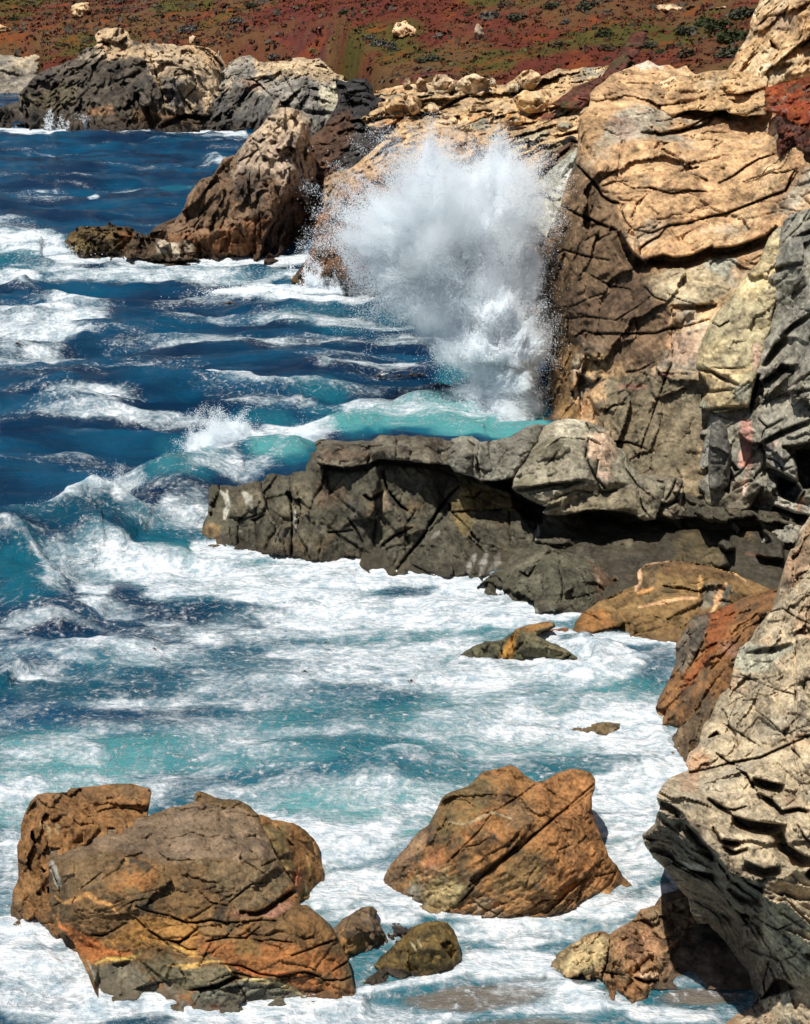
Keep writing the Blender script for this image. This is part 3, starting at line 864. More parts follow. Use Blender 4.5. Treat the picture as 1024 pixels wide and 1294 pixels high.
# ------------------------------------------------------------------ sea stack and low rocks
rock('sea_stack', T('S5', 385,620, 325,580, 330,545, 370,500, 420,500, 460,450, 480,390, 520,345, 560,330, 600,270, 640,255, 690,190, 720,170, 745,135,
     790,98, 830,96, 870,112, 893,140, 895,240, 915,280, 925,350, 915,420, 900,500, 880,560, 900,650, 700,650, 400,650),
     [(183, 325, W(327)), (215, 328, W(329)), (260, 325, W(327)), (310, 330, W(330)), (340, 332, W(332)), (355, 325, W(330) + .6), (392, 325, W(320) + 1),
      (350, 138, 100), (385, 145, 101), (300, 190, 98), (260, 235, 97), (235, 280, 96.5), (395, 230, 101), (388, 300, 98.5), (360, 260, 95.6),
      (365, 215, 96.3), (330, 260, 94.6), (330, 200, 96.6), (300, 290, 94.2), (250, 300, 94.6), (200, 300, 95.4), (345, 300, 94.4),
      (220, 340, W(328)), (340, 345, W(332))],
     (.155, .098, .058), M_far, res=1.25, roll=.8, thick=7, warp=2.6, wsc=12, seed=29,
     pal=[((.21, .13, .075), 1.5, .0, .5), ((.085, .058, .04), 2, .1, .5)],
     facets=[(3.4, .8), (1.4, .55), (.55, .28)], crk=[(1.8, .13, .7), (.8, .08, .3)], fb=[(1.0, .3), (.35, .12)], aniso=(.75, 1, 1.4), bed=-.2,
     cracks=[(T('S5', 690,195, 720,215, 740,205), 1.5, .9), (T('S5', 820,240, 860,235, 893,225), 1.2, .8), (T('S5', 650,280, 690,260, 720,240), 1.2, .7),
             (T('S5', 715,380, 722,450, 728,520, 720,600), 1.2, .5)],
     polys=[(T('S5', 860,240, 930,260, 935,420, 890,420), 1.5, 5), (T('S5', 735,540, 790,430, 830,395, 870,400, 890,440, 930,420, 940,620, 720,620), 1.3, 4),
            (T('S5', 490,350, 560,320, 640,250, 660,290, 600,350, 520,400), .5, 6)],
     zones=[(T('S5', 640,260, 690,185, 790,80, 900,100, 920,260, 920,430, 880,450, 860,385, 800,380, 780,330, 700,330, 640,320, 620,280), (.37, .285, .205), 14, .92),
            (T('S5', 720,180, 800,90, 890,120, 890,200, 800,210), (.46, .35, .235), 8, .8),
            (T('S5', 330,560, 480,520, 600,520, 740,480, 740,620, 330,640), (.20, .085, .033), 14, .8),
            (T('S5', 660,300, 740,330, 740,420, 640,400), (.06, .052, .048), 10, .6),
            (T('S5', 730,560, 800,420, 870,400, 930,430, 920,640, 720,640), (.085, .062, .05), 6, .7)],  # last patch: jagged shadow on the lower right, painted into the colour
     veins=[(T('S5', 375,550, 400,570, 430,560), 4, (.36, .31, .23), .8), (T('S5', 430,580, 440,560), 4, (.36, .31, .23), .8)],
     wetline=(.55, (.05, .032, .02), .85),
     label='tall sea stack with a pale knobbly head and dark brown flanks, standing in the bay', cat='sea stack')

rock('low_rock', T('S5', 25,600, 40,570, 60,555, 75,530, 100,505, 150,500, 195,500, 210,487, 230,500, 290,505, 310,525, 322,560, 320,600, 330,640, 60,650),
     [(80, 320, W(322)), (110, 328, W(329)), (170, 322, W(322)), (100, 290, 96.5), (140, 283, 96.8), (175, 295, 96.3), (130, 305, 95), (110, 340, W(328)), (170, 335, W(324))],
     (.085, .058, .028), M_far, res=1.1, roll=.12, thick=3, warp=3.4, wsc=7, seed=33, wl=[(60, 326), (90, 331), (110, 332), (150, 328), (200, 326)],
     pal=[((.14, .095, .04), 1, .05, .4), ((.05, .035, .02), 1, .05, .4)], facets=[(1.5, .8), (.6, .45)], crk=[(1.0, .1, .6)], fb=[(.4, .25)],
     zones=[(T('S5', 70,570, 130,550, 160,570, 100,600, 70,600), (.22, .17, .05), 6, .45), (T('S5', 240,520, 300,530, 290,580, 250,570), (.26, .11, .04), 6, .8)],
     wetline=(.4, (.03, .022, .016), .8), label='low seaweed-yellow rock in the surf left of the sea stack', cat='rock')
rock('low_rock', T('S5', 262,600, 275,560, 292,535, 306,552, 318,515, 326,550, 338,525, 350,548, 380,540, 420,560, 470,545, 500,560, 510,600, 520,650, 300,650),
     [(182, 324, 94), (215, 326, 93.6), (250, 326, 93.4), (190, 305, 94.6), (235, 305, 94.4), (215, 315, 93.6), (215, 340, 93.4)],
     (.10, .065, .037), M_far, res=1.1, roll=.12, thick=2, warp=3, wsc=7, seed=35, wl=[(170, 328), (215, 331), (260, 330)],
     pal=[((.05, .035, .02), 1, .0, .4)], facets=[(1.1, .45), (.5, .2)], crk=[(.9, .1, .4)],
     zones=[(T('S5', 375,545, 400,545, 405,590, 380,590), (.42, .36, .27), 5, .7), (T('S5', 412,550, 455,550, 450,600, 415,600), (.46, .40, .30), 5, .75),
            (T('S5', 465,545, 495,545, 495,590, 465,590), (.36, .31, .23), 5, .65)],
     wetline=(.35, (.04, .028, .018), .8), label='row of pale-topped rocks at the foot of the sea stack', cat='rock')
rock('low_rock', T('S5', -20,525, 60,530, 75,545, 60,575, 20,580, -20,570), [(60, 300, 103), (85, 303, 102.5), (70, 312, 101), (60, 310, 101.5)],
     (.07, .05, .03), M_far, res=1.25, roll=.3, thick=2, facets=[(1, .3)], fb=[(.4, .15)], seed=37, warp=1.5, wsc=8,
     label='thin dark reef awash behind the seaweed-yellow rock', cat='rock')

# ------------------------------------------------------------------ the tan cliff
cliff = empty('sea_cliff', (14, 62, 0), 'tall tan sea cliff cut by a long black overhanging crack, above the rock ledge', 'cliff')
rock('cliff_face', T('P', 731,147, 745,135, 747,118, 754,111, 763,104, 772,95, 791,86, 805,80, 819,76, 833,83, 847,82, 854,87, 868,83, 873,90, 880,95, 895,90,
     920,88, 960,96, 1000,98, 1090,90, 1090,600, 1060,760, 900,740, 780,720, 680,640, 650,600, 648,566, 660,536, 676,523, 689,500, 691,484, 697,457, 699,426, 691,392, 676,381,
     667,363, 672,350, 686,313, 697,285, 704,268, 711,252, 718,228, 728,203, 730,177),
     [(735, 150, 67), (760, 110, 71), (810, 85, 75), (880, 95, 76), (980, 105, 75), (1060, 100, 72), (720, 230, 65), (690, 310, 64), (675, 365, 63.5),
      (695, 420, 62.5), (690, 500, 61), (660, 560, 60), (745, 480, 57.5), (730, 400, 59.5), (760, 300, 60), (760, 215, 63), (800, 130, 68), (880, 160, 66),
      (960, 190, 62), (1000, 170, 60.5), (1020, 250, 57), (1000, 210, 59), (1060, 200, 57), (860, 230, 60.5), (800, 270, 60), (930, 290, 57.5), (820, 320, 57.8), (900, 310, 56.6), (820, 400, 55.8), (870, 400, 54.3), (800, 500, 54),
      (860, 500, 52.4), (760, 560, 54), (830, 600, 50.5), (880, 600, 49.6), (800, 640, 49), (900, 680, 47.5), (980, 400, 54), (1000, 560, 51), (1000, 700, 47), (720, 620, 53), (1060, 400, 53)],
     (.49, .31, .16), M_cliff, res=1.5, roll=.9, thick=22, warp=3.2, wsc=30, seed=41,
     pal=[((.56, .385, .215), 4, .0, .4), ((.40, .24, .125), 2, .1, .5), ((.36, .31, .23), 3, .2, .5), ((.30, .17, .09), .9, .25, .6)],
     facets=[(5, .85), (2.0, .27), (.75, .09), (.3, .035)], crk=[(4.2, .09, .55), (1.9, .055, .32), (.8, .03, .14)], fb=[(2.2, .25), (.5, .06)], aniso=(1.5, 1, .8), bed=-.22,
     cracks=[(T('S1', 420,720, 460,690, 520,655, 530,590, 535,520, 540,500), 1.6, .7), (T('S1', 300,640, 350,690, 400,740, 430,800, 480,830, 520,840), 2.2, 1.2),
             (T('S1', 230,860, 300,900, 380,930, 450,965, 490,970), 2.0, 1.0),
             (T('S1', 530,860, 560,940, 600,980, 700,1000, 790,960, 920,945), 1.4, .6), (T('S1', 630,1090, 680,1050, 740,1020, 780,970), 1.8, .8),
             (T('S1', 430,750, 480,730, 520,720, 600,760, 700,755, 800,790, 920,775, 1024,775), 1.2, .45),
             (T('S1', 600,940, 590,920, 620,840, 650,810), 1.0, .4), (T('S1', 900,620, 930,690, 1000,720), 1.1, .4), (T('S1', 520,530, 525,640, 500,740), 1.0, .3),
             (T('S1', 700,430, 740,470, 800,450, 860,440, 940,410, 1010,370), 1.8, 1.0), (T('S1', 720,400, 800,390, 900,340, 940,300), 1.3, .7),
             (T('S2', 10,650, 50,690, 120,680, 200,660, 260,620, 330,590, 400,550, 480,570, 560,580), 1.8, 1.1),
             (T('S2', 100,610, 200,545, 250,525), 1.2, .6), (T('S2', 360,935, 430,900, 500,850, 560,815, 640,790), 1.5, .8),
             (T('S2', 200,1140, 300,1110, 400,1090, 500,1050, 600,1010, 700,975, 760,880), 1.8, .9),
             (T('S2', 200,820, 230,890, 300,920), 1.0, .4), (T('S2', 0,960, 120,990, 200,970, 330,985), 1.2, .5), (T('S2', 500,920, 600,890, 700,880, 760,860), 1.1, .4),
             (T('S2', 700,975, 730,900, 750,870), 1.8, .9), (T('S2', 340,610, 330,700, 340,800), .9, .25), (T('S2', 150,700, 165,800, 150,860), .9, .25),
             (T('S3', 250,480, 300,450, 350,465, 500,465, 650,460, 700,440, 780,430, 900,395), 1.5, .8),
             (T('S3', 590,240, 640,290, 700,310), 1.3, .6), (T('S3', 715,330, 730,400, 720,450), 1.1, .5),
             (T('S3', 720,460, 725,600, 700,650, 670,740, 640,820, 620,880, 590,960, 560,1060), 1.3, .7),
             (T('S3', 430,980, 520,990, 600,1020), 1.3, .6), (T('S3', 400,840, 440,810, 500,800), 1.2, .5), (T('S3', 500,650, 560,640, 640,600), 1.2, .5),
             (T('S3', 640,620, 660,650, 720,655, 830,655), 1.0, .4), (T('S3', 150,340, 250,330, 330,290, 400,270), 1.1, .4), (T('S3', 140,100, 200,60, 300,90, 420,110), 1.2, .5),
             (T('S3', 200,400, 300,380, 450,400, 560,330, 620,280), 1.1, .45), (T('S3', 130,0, 135,100, 130,280, 150,360, 160,480), 2.0, .8),
             (T('S3', 700,270, 760,300, 860,330), 1.0, .4), (T('S3', 330,180, 420,230, 520,250), 1.0, .4)],
     unders=[(T('S1', 480,965, 530,990, 570,1060, 600,1110, 650,1148, 760,1118, 830,1135, 920,1118, 1024,1068) + T('S2', 330,1268, 430,1262, 520,1232, 600,1200, 650,1150), 2.7, 19),
             (T('S3', 720,325, 840,325, 940,320), .8, 10), (T('S1', 640,450, 760,460, 860,440, 960,420, 1010,375), .7, 7),
             (T('S2', 100,680, 200,655, 300,625, 330,580, 420,545, 500,570, 560,585), .8, 7)],
     polys=[(T('S3', 255,640, 300,660, 345,690, 400,660, 330,760, 380,860, 340,890, 270,880, 265,760), .9, 4),
            (T('S3', 130,340, 250,480, 240,600, 265,760, 260,860, 100,880, 60,900, 100,700, 150,560), .6, 8),
            (T('S1', 300,370, 420,380, 470,470, 380,500, 350,580, 300,600), -.3, 6),
            (T('P', 660,330, 690,300, 690,420, 700,520, 640,560), .8, 8)],
     ridges=[(T('S1', 300,330, 300,500, 290,610), 7, .4), (T('S1', 370,300, 480,210, 600,120, 800,110), 9, .6), (T('S1', 700,560, 780,500, 850,500), 9, .3)],
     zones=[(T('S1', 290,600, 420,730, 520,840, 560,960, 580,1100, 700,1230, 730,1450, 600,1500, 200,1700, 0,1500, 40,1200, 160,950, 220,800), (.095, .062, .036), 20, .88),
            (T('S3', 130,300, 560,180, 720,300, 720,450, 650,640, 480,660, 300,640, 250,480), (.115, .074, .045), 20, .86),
            (T('S3', 40,260, 150,180, 150,340, 250,500, 240,700, 270,880, 60,900, 130,700, 150,500, 30,320), (.22, .125, .045), 9, .9),
            (T('S3', 60,880, 100,760, 160,860, 130,900), (.26, .08, .04), 5, .9),
            (T('S3', 350,880, 400,660, 660,640, 830,660, 900,780, 880,1000, 700,1150, 500,1100, 400,950), (.150, .128, .082), 14, .92),
            (T('P', 740,600, 800,575, 880,560, 905,600, 905,700, 740,700), (.15, .125, .08), 12, .9),
            (T('S3', 290,560, 400,560, 490,640, 470,670, 320,660), (.36, .23, .11), 8, .8),
            (T('S3', 720,470, 870,450, 850,560, 740,640, 700,560), (.42, .29, .20), 9, .85),
            (T('S3', 600,200, 720,140, 1000,90, 1000,250, 930,320, 740,320, 640,290), (.37, .31, .20), 10, .85),
            (T('S3', 870,110, 990,70, 1050,130, 960,190, 880,150), (.36, .37, .30), 5, .8),
            (T('S1', 580,1000, 700,920, 780,960, 700,1060, 600,1080), (.36, .31, .23), 10, .6),
            (T('S1', 370,500, 500,460, 490,520, 360,580), (.26, .20, .13), 7, .8),
            (T('S1', 300,330, 460,390, 440,460, 360,560, 300,610), (.38, .23, .11), 8, .8),
            (T('S1', 460,400, 560,370, 620,440, 560,500, 480,470), (.36, .25, .19), 8, .6),
            (T('S1', 600,85, 730,70, 760,110, 640,115), (.60, .53, .43), 5, .8),
            (T('P', 640,560, 700,520, 760,600, 880,640, 1090,640, 1090,780, 640,780), (.075, .062, .043), 18, .9)],
     veins=[(T('S3', 460,715, 560,720, 600,712), 3, (.34, .15, .11), .6), (T('S3', 640,660, 720,660), 3, (.30, .13, .10), .5)],
     parent=cliff)
rock('crag', T('S2', 330,480, 400,360, 430,310, 480,230, 520,150, 525,80, 560,20, 600,-80, 1090,-80, 1090,400, 825,390, 700,420, 590,450, 480,480),
     [(919, 89, 73), (950, 30, 77), (968, -10, 79), (1060, -10, 70), (1010, 40, 71), (970, 60, 72), (960, 100, 70), (1020, 95, 67), (1060, 60, 67), (900, 110, 70), (940, 112, 68.5), (990, 20, 73)],
     (.52, .345, .18), M_cliff, res=1.7, roll=.8, thick=12, warp=3.0, wsc=16, seed=43,
     pal=[((.62, .48, .30), 2, .05, .4), ((.50, .27, .11), 2, .1, .5), ((.34, .24, .15), 1.5, .25, .5)],
     facets=[(3, 1.0), (1.3, .5), (.5, .22)], crk=[(2.0, .10, .8), (.9, .05, .35)], fb=[(.5, .08)], aniso=(.9, 1, 1.1), bed=.4,
     cracks=[(T('S2', 560,130, 620,80, 690,75, 720,20), 2, 1.2), (T('S2', 780,240, 825,200), 2, 1.3), (T('S2', 540,60, 560,110), 1.6, .8)],
     polys=[(T('S2', 620,200, 660,240, 670,265, 620,245), 1.4, 2)],
     zones=[(T('S2', 600,330, 660,340, 660,390, 610,390), (.66, .57, .45), 5, .9)], parent=cliff)
rock('shoulder', T('S2', 120,390, 250,385, 330,360, 400,360, 480,370, 600,400, 640,440, 620,520, 590,590, 480,590, 380,560, 300,570, 200,560, 120,600, 60,560, 20,480, 60,420),
     [(850, 100, 71), (900, 92, 71), (960, 105, 69), (975, 140, 65.5), (860, 140, 67.5), (910, 125, 67.5), (840, 130, 69), (900, 140, 66)],
     (.49, .315, .155), M_cliff, res=1.7, roll=.5, thick=5, warp=3, wsc=16, seed=45,
     pal=[((.60, .44, .26), 2, .0, .4), ((.40, .24, .12), 1.5, .15, .5)], facets=[(2.2, .6), (.8, .35), (.35, .15)], crk=[(1.3, .06, .4), (.6, .04, .2)],
     aniso=(1.6, 1, .6), bed=.25, parent=cliff)

# ice plant mats
def plant_mat(name, pts, ctrl, seed, lab, cols=((.19, .042, .020), (.26, .075, .020), (.09, .05, .028))):
    return rock(name, pts, ctrl, cols[0], leaf_m, res=1.5, roll=.5, thick=1.2, warp=3, wsc=8, seed=seed,
                pal=[(cols[1], .4, .0, .4), (cols[2], .6, .1, .4), ((.16, .15, .13), .3, .35, .5)], facets=[(.9, .25), (.3, .12)], fb=[(.5, .3), (.16, .18)],
                label=lab, cat='plant')


plant_mat('ice_plant', T('S2', 590,445, 700,425, 825,385, 1100,330, 1100,900, 900,800, 825,665, 740,640, 700,600, 640,580, 590,560, 600,500),
          [(966, 112, 65), (1024, 98, 64), (1080, 90, 63), (966, 140, 63), (1000, 155, 60.8), (1024, 165, 59), (1080, 200, 57)], 47,
          'bright red and orange ice plant mat draped over the cliff shoulder')
plant_mat('trailing_ice_plant', T('S2', 640,590, 680,600, 700,640, 780,640, 860,680, 1000,760, 1000,900, 800,790, 740,740, 690,790, 670,800, 650,720, 660,690),
          [(985, 150, 60.5), (1024, 165, 59), (990, 190, 59), (1040, 200, 57)], 49,
          'dark hanging fringe of ice plant trailing below the red mat', cols=((.07, .03, .022), (.13, .04, .025), (.03, .022, .018)))

# pale pillar and fractured grey buttress in front of the cliff
rock('pale_pillar', T('P', 882,441, 880,465, 888,478, 899,494, 888,505, 884,516, 905,522, 946,514, 952,490, 960,467, 966,446, 972,420, 980,380, 992,340, 1000,300, 985,285, 972,300,
     960,330, 940,352, 915,385, 895,410),
     [(885, 450, 51), (900, 500, 50.3), (945, 510, 49.2), (950, 450, 50), (900, 410, 51.5), (930, 370, 52.2), (975, 320, 53), (965, 400, 50.5), (920, 440, 50.4), (940, 400, 51), (990, 300, 53.5), (888, 515, 50.4)],
     (.37, .315, .19), M_cliff, res=1.6, roll=.35, thick=4, warp=2.2, wsc=16, seed=51,
     pal=[((.54, .43, .24), 1.5, .0, .4), ((.30, .29, .21), 1.2, .1, .5)], facets=[(1.6, .2), (.6, .08)], crk=[(1.2, .03, .25)], bed=.5,
     unders=[(T('R8', 235,175, 300,180, 350,210, 440,250), .5, 6), (T('R8', 235,240, 290,280, 410,265), .4, 6), (T('R8', 260,375, 330,362, 480,350), .5, 5)],
     cracks=[(T('R8', 300,170, 490,175), 1, .3), (T('R8', 415,260, 420,340), 1, .3), (T('S3', 900,400, 950,430, 1000,400), 1.2, .5)],
     zones=[(T('R8', 230,170, 490,175, 420,250, 300,360, 230,300), (.50, .36, .19), 5, .7), (T('R8', 410,260, 490,250, 490,340, 410,340), (.25, .25, .20), 4, .8),
            (T('R8', 500,60, 535,60, 535,190, 495,190), (.46, .30, .23), 4, .8)],
     parent=cliff)
butt = rock('buttress', T('P', 946,512, 947,488, 951,470, 960,450, 966,440, 958,420, 962,385, 975,340, 985,308, 990,280, 1002,270, 1030,262, 1095,250, 1095,690, 1010,690, 960,690, 920,670, 895,650, 890,625, 878,610, 876,590,
     880,560, 885,545, 893,540, 900,522, 925,515),
     [(990, 285, 53.5), (1060, 260, 51.5), (965, 390, 51.2), (1000, 400, 49.8), (1060, 400, 47), (950, 480, 50), (1000, 500, 47.8), (1060, 500, 46), (950, 560, 48.6), (1000, 590, 46.4), (1060, 600, 45),
      (900, 540, 49.8), (895, 620, 48.6), (950, 640, 47.5), (1020, 660, 45.5), (930, 540, 49), (985, 340, 51.5), (1000, 330, 50.8)],
     (.25, .235, .185), M_cliff, res=1.5, roll=.3, thick=8, warp=2.2, wsc=20, seed=53,
     pal=[((.31, .28, .215), 1.5, .0, .4), ((.17, .165, .14), 1.5, .1, .45)],
     facets=[(2.6, .85), (1.1, .28), (.45, .05)], crk=[(1.7, .07, .8), (.8, .03, .3)], aniso=(2.2, 1, .6), bed=.55,
     unders=[(T('R8', 530,240, 600,190, 640,150, 680,160, 720,150), 1.4, 16), (T('R8', 540,160, 600,60, 660,10), 1.2, 16), (T('P', 958,560, 985,545, 1024,530), 1.0, 10), (T('P', 965,345, 990,335, 1015,330), .9, 8), (T('R8', 500,360, 560,330, 650,290, 780,270), .6, 6),
             (T('R8', 640,545, 700,540, 780,525, 900,520), 1.6, 30), (T('R8', 560,640, 640,670, 720,715), 1.4, 22),
             (T('R8', 600,830, 700,870, 780,880, 900,880), 1.3, 16), (T('R8', 370,850, 440,860, 520,840), 1.2, 15), (T('P', 985,425, 1000,410, 1024,395), .9, 10),
             (T('P', 1000,300, 1024,290, 1050,280), .8, 8)],
     polys=[(T('R8', 560,570, 660,555, 700,600, 715,720, 640,680, 560,630), -.7, 2, .006, 0), (T('R8', 565,660, 610,690, 625,790, 570,770), -.5, 2),
            (T('R8', 600,830, 640,790, 780,840, 860,850, 860,890, 700,880), -.7, 3),
            (T('R8', 215,610, 240,490, 275,490, 245,610), 1.0, 1.2), (T('R8', 480,185, 540,200, 520,300, 490,400), 1.2, 2),
            (T('R8', 700,560, 900,555, 900,740, 740,760, 715,715), 2.2, 3), (T('R8', 620,690, 715,725, 740,760, 700,825, 640,800, 625,760), 1.6, 3), (T('R8', 380,860, 560,870, 650,900, 650,950, 560,940, 450,960, 400,900), 1.8, 4),
            (T('R8', 390,780, 400,690, 440,660, 400,620, 390,560, 360,760), .5, 2)],
     zones=[(T('R8', 560,570, 660,555, 700,600, 715,720, 640,680, 560,630), (.27, .26, .22), 4, .8), (T('R8', 620,780, 780,840, 900,850, 700,880, 600,830), (.36, .33, .27), 4, .8),
            (T('R8', 445,420, 490,420, 500,640, 470,655, 440,640, 445,560, 440,490), (.60, .32, .25), 4, .9), (T('R8', 500,200, 700,150, 700,230, 540,240), (.15, .145, .12), 5, .6),
            (T('R8', 300,770, 460,700, 560,780, 540,860, 380,840, 280,900, 200,860), (.14, .115, .075), 7, .8)],
     veins=[(T('R8', 490,650, 470,700, 455,780), 3.0, (.55, .40, .32), .9), (T('R8', 610,500, 605,560), 2, (.5, .34, .27), .7), (T('R8', 740,780, 715,860), 3, (.40, .24, .15), .8)],
     parent=cliff)
rock('dark_pillar', T('R8', 300,440, 340,420, 375,450, 388,540, 400,600, 392,660, 385,740, 340,765, 290,760, 284,650, 290,520),
     [(900, 540, 47.8), (915, 536, 47.8), (923, 560, 47.8), (898, 600, 47.4), (920, 610, 47.4), (908, 570, 47.2)],
     (.105, .10, .088), M_cliff, res=1.3, roll=.25, thick=1.6, warp=1.6, wsc=12, seed=55, pal=[((.16, .15, .125), .6, .0, .5)], facets=[(.8, .12)], crk=[(.7, .03, .15)],
     parent=cliff)

# small pale pillar blocks at the foot of the cliff
rock('foot_blocks', T('R8', -80,700, -20,690, 30,680, 110,690, 160,700, 170,760, 150,830, 170,850, 165,890, 120,900, 60,880, 30,830, -60,860, -120,820),
     [(810, 605, 48), (860, 603, 48.2), (830, 630, 47), (860, 650, 46.9), (800, 640, 47), (845, 615, 47.4)],
     (.20, .17, .12), M_cliff, res=1.4, roll=.25, thick=2, warp=2.2, wsc=12, seed=57, pal=[((.16, .13, .085), .6, .0, .5)],
     facets=[(.9, .3), (.4, .12)], crk=[(.6, .05, .25)], cracks=[(T('R8', 80,810, 110,760, 130,710), 1.6, .6), (T('R8', 120,815, 150,760, 165,720), 1.3, .5)],
     unders=[(T('R8', 30,825, 90,820, 140,800), .7, 6)], parent=cliff)

# ------------------------------------------------------------------ the rock ledge
ledge = empty('rock_ledge', (-1, 47, 0), 'long dark rock ledge walling off the surf, running from the cliff out to sea', 'rock ledge')
rock('ledge_wall', T('P', 252,692, 258,660, 263,650, 264,617, 268,612, 287,612, 296,614, 315,609, 334,606, 335,601, 343,598, 365,601, 371,595, 387,595, 387,588, 392,580, 392,573, 401,570, 404,560,
     480,556, 560,562, 620,580, 680,585, 760,600, 860,620, 900,640, 1010,650, 1010,760, 900,770, 800,770, 700,755, 600,747, 545,740, 520,742, 490,740, 465,738, 453,726, 415,723, 390,722, 378,714,
     365,716, 328,715, 287,706, 252,704),
     [(266, 614, 48.3), (255, 692, W(692)), (287, 694, W(694)), (330, 703, W(703)), (390, 710, W(710)), (455, 716, W(716)), (500, 728, W(728)), (550, 729, W(729)), (600, 735, W(735)),
      (255, 704, W(692)), (330, 715, W(703)), (455, 732, W(716)), (600, 750, W(735)), (300, 612, 47.6), (350, 600, 47.6), (390, 585, 48), (420, 590, 46.9), (480, 585, 46.5), (540, 590, 46.5),
      (330, 650, 46.3), (420, 650, 45.8), (500, 660, 45.4), (560, 640, 46.2), (570, 690, 44.9), (620, 610, 47.6), (600, 650, 46.6), (650, 700, 45.2), (700, 650, 47), (700, 720, 45), (760, 650, 47.8),
      (760, 720, 45.3), (850, 660, 47), (850, 740, 44.5), (950, 660, 46.5), (950, 740, 44), (560, 575, 47.8), (620, 640, 47)],
     (.077, .070, .048), M_cliff, res=1.6, roll=.3, thick=3.2, warp=2.6, wsc=22, seed=61,
     pal=[((.135, .115, .075), 1.5, .0, .5), ((.062, .056, .042), 1.2, .05, .45), ((.11, .08, .045), 1.5, .3, .6)],
     facets=[(2.4, .48), (1.1, .22), (.42, .06)], crk=[(2.0, .06, .5), (.9, .035, .22)], fb=[(.4, .05)], aniso=(.8, 1, 1.4), bed=.12,
     cracks=[(T('R6', 410,255, 408,340, 415,440, 412,580), 2.2, .8), (T('R6', 160,470, 170,530, 180,560), 1.5, .5), (T('R6', 265,440, 270,520, 275,570), 1.5, .4),
             (T('R6', 160,430, 240,430, 300,405), 1.2, .35), (T('R6', 265,280, 262,340, 270,420), 1.4, .4), (T('R6', 1020,370, 985,440, 940,510, 900,560, 830,650), 1.8, .8),
             (T('R6', 780,240, 800,320, 850,380, 880,400), 1.8, .7), (T('R6', 780,540, 830,500, 900,470), 1.6, .6), (T('R6', 640,430, 670,470, 700,530), 1.2, .35),
             (T('R6', 560,490, 600,485, 660,480), 1.3, .4), (T('R6', 430,300, 450,400, 430,500), 1.3, .35), (T('R6', 900,620, 960,650, 1000,660), 1.2, .4),
             (T('R7', 0,500, 40,440, 90,370, 130,330), 1.8, .8), (T('R7', 100,440, 190,430, 280,430, 380,415), 1.3, .45), (T('R7', 330,430, 335,520, 340,600), 1.4, .45),
             (T('R7', 170,540, 210,580, 230,600, 320,600), 1.3, .4), (T('R7', 440,480, 430,560, 510,575, 600,570), 1.5, .6), (T('R7', 140,370, 190,380, 220,350), 1.2, .4),
             (T('R7', 0,260, 60,270, 120,300), 1.4, .5)],
     unders=[(T('R6', 515,205, 620,225, 720,215, 760,190, 860,200, 940,205, 1024,210), .6, 9), (T('R6', 710,330, 730,350, 770,325), .5, 6),
             (T('R7', 500,575, 560,580, 600,570), .7, 7), (T('R6', 240,435, 270,430, 300,410), .3, 5)],
     polys=[(T('R7', 215,315, 345,305, 350,350, 400,390, 485,420, 465,490, 400,470, 345,420, 330,360, 285,345), 1.1, 4),
            (T('R7', 600,430, 700,425, 800,440, 860,465, 930,455, 1040,455, 1200,470, 1330,450, 1400,560, 1300,640, 1200,560, 1100,640, 1024,610, 940,610, 880,560, 820,550, 740,565, 680,560, 650,510), 3.0, 9),
            (T('R7', 920,500, 960,490, 980,540, 930,560), -1.4, 3),
            (T('R6', 770,330, 800,310, 880,420, 890,470, 830,490, 770,420), -.25, 4), (T('R6', 710,260, 750,215, 790,320, 735,335), -.3, 3),
            (T('R8', 215,860, 300,860, 380,900, 450,1000, 430,1040, 370,1060, 300,990, 280,920), -1.7, 4), (T('R8', 440,960, 560,940, 650,1000, 660,1100, 560,1090, 450,1060), -1.5, 4),
            (T('R8', 150,1060, 250,960, 290,1000, 370,1060, 400,1120, 300,1160, 150,1130), -1.9, 5)],
     zones=[(T('R7', 90,440, 130,330, 230,330, 340,370, 340,430, 200,440, 150,560), (.17, .125, .05), 7, .75), (T('R6', 50,450, 120,460, 130,570, 45,570), (.22, .14, .06), 5, .7),
            (T('R6', 745,320, 790,320, 820,380, 790,400, 750,370), (.28, .20, .13), 6, .6), (T('R6', 520,270, 640,280, 640,360, 520,380), (.13, .08, .05), 9, .5),
            (T('R7', 460,440, 570,455, 570,485, 470,480), (.25, .22, .15), 4, .6), (T('R8', 430,960, 500,950, 500,1000, 450,1000), (.24, .16, .07), 4, .8),
            (T('R8', 150,960, 250,940, 380,1080, 300,1140, 100,1130), (.18, .13, .055), 6, .8),
            (T('P', 700,640, 860,650, 1010,640, 1010,760, 700,760), (.06, .05, .035), 14, .5)],
     veins=[(T('R6', 120,320, 145,340, 155,370, 140,430), 4, (.55, .52, .43), .65), (T('R6', 150,320, 150,400), 2.5, (.50, .47, .38), .6),
            (T('R6', 215,325, 235,350, 250,390), 5, (.45, .43, .36), .6), (T('R6', 425,400, 430,470), 2, (.5, .48, .4), .6), (T('R6', 200,480, 215,500), 2, (.45, .42, .34), .5),
            (T('R7', 195,610, 170,660, 160,700), 3, (.50, .48, .42), .7), (T('R7', 240,600, 225,650, 215,710), 4, (.5, .48, .42), .7), (T('R7', 290,610, 280,650, 250,680), 5, (.48, .45, .38), .65),
            (T('R7', 450,500, 430,560), 2.5, (.6, .57, .48), .7), (T('R7', 20,540, 50,520), 3, (.45, .42, .35), .5), (T('R8', 460,1060, 560,1080, 640,1110), 2, (.22, .10, .06), .6)],
     wetline=(.35, (.045, .038, .025), .7), wl=[(250, 692), (287, 694), (365, 704), (390, 710), (415, 711), (453, 714), (465, 726), (545, 728), (600, 735), (640, 741), (700, 770), (1010, 780)], parent=ledge)
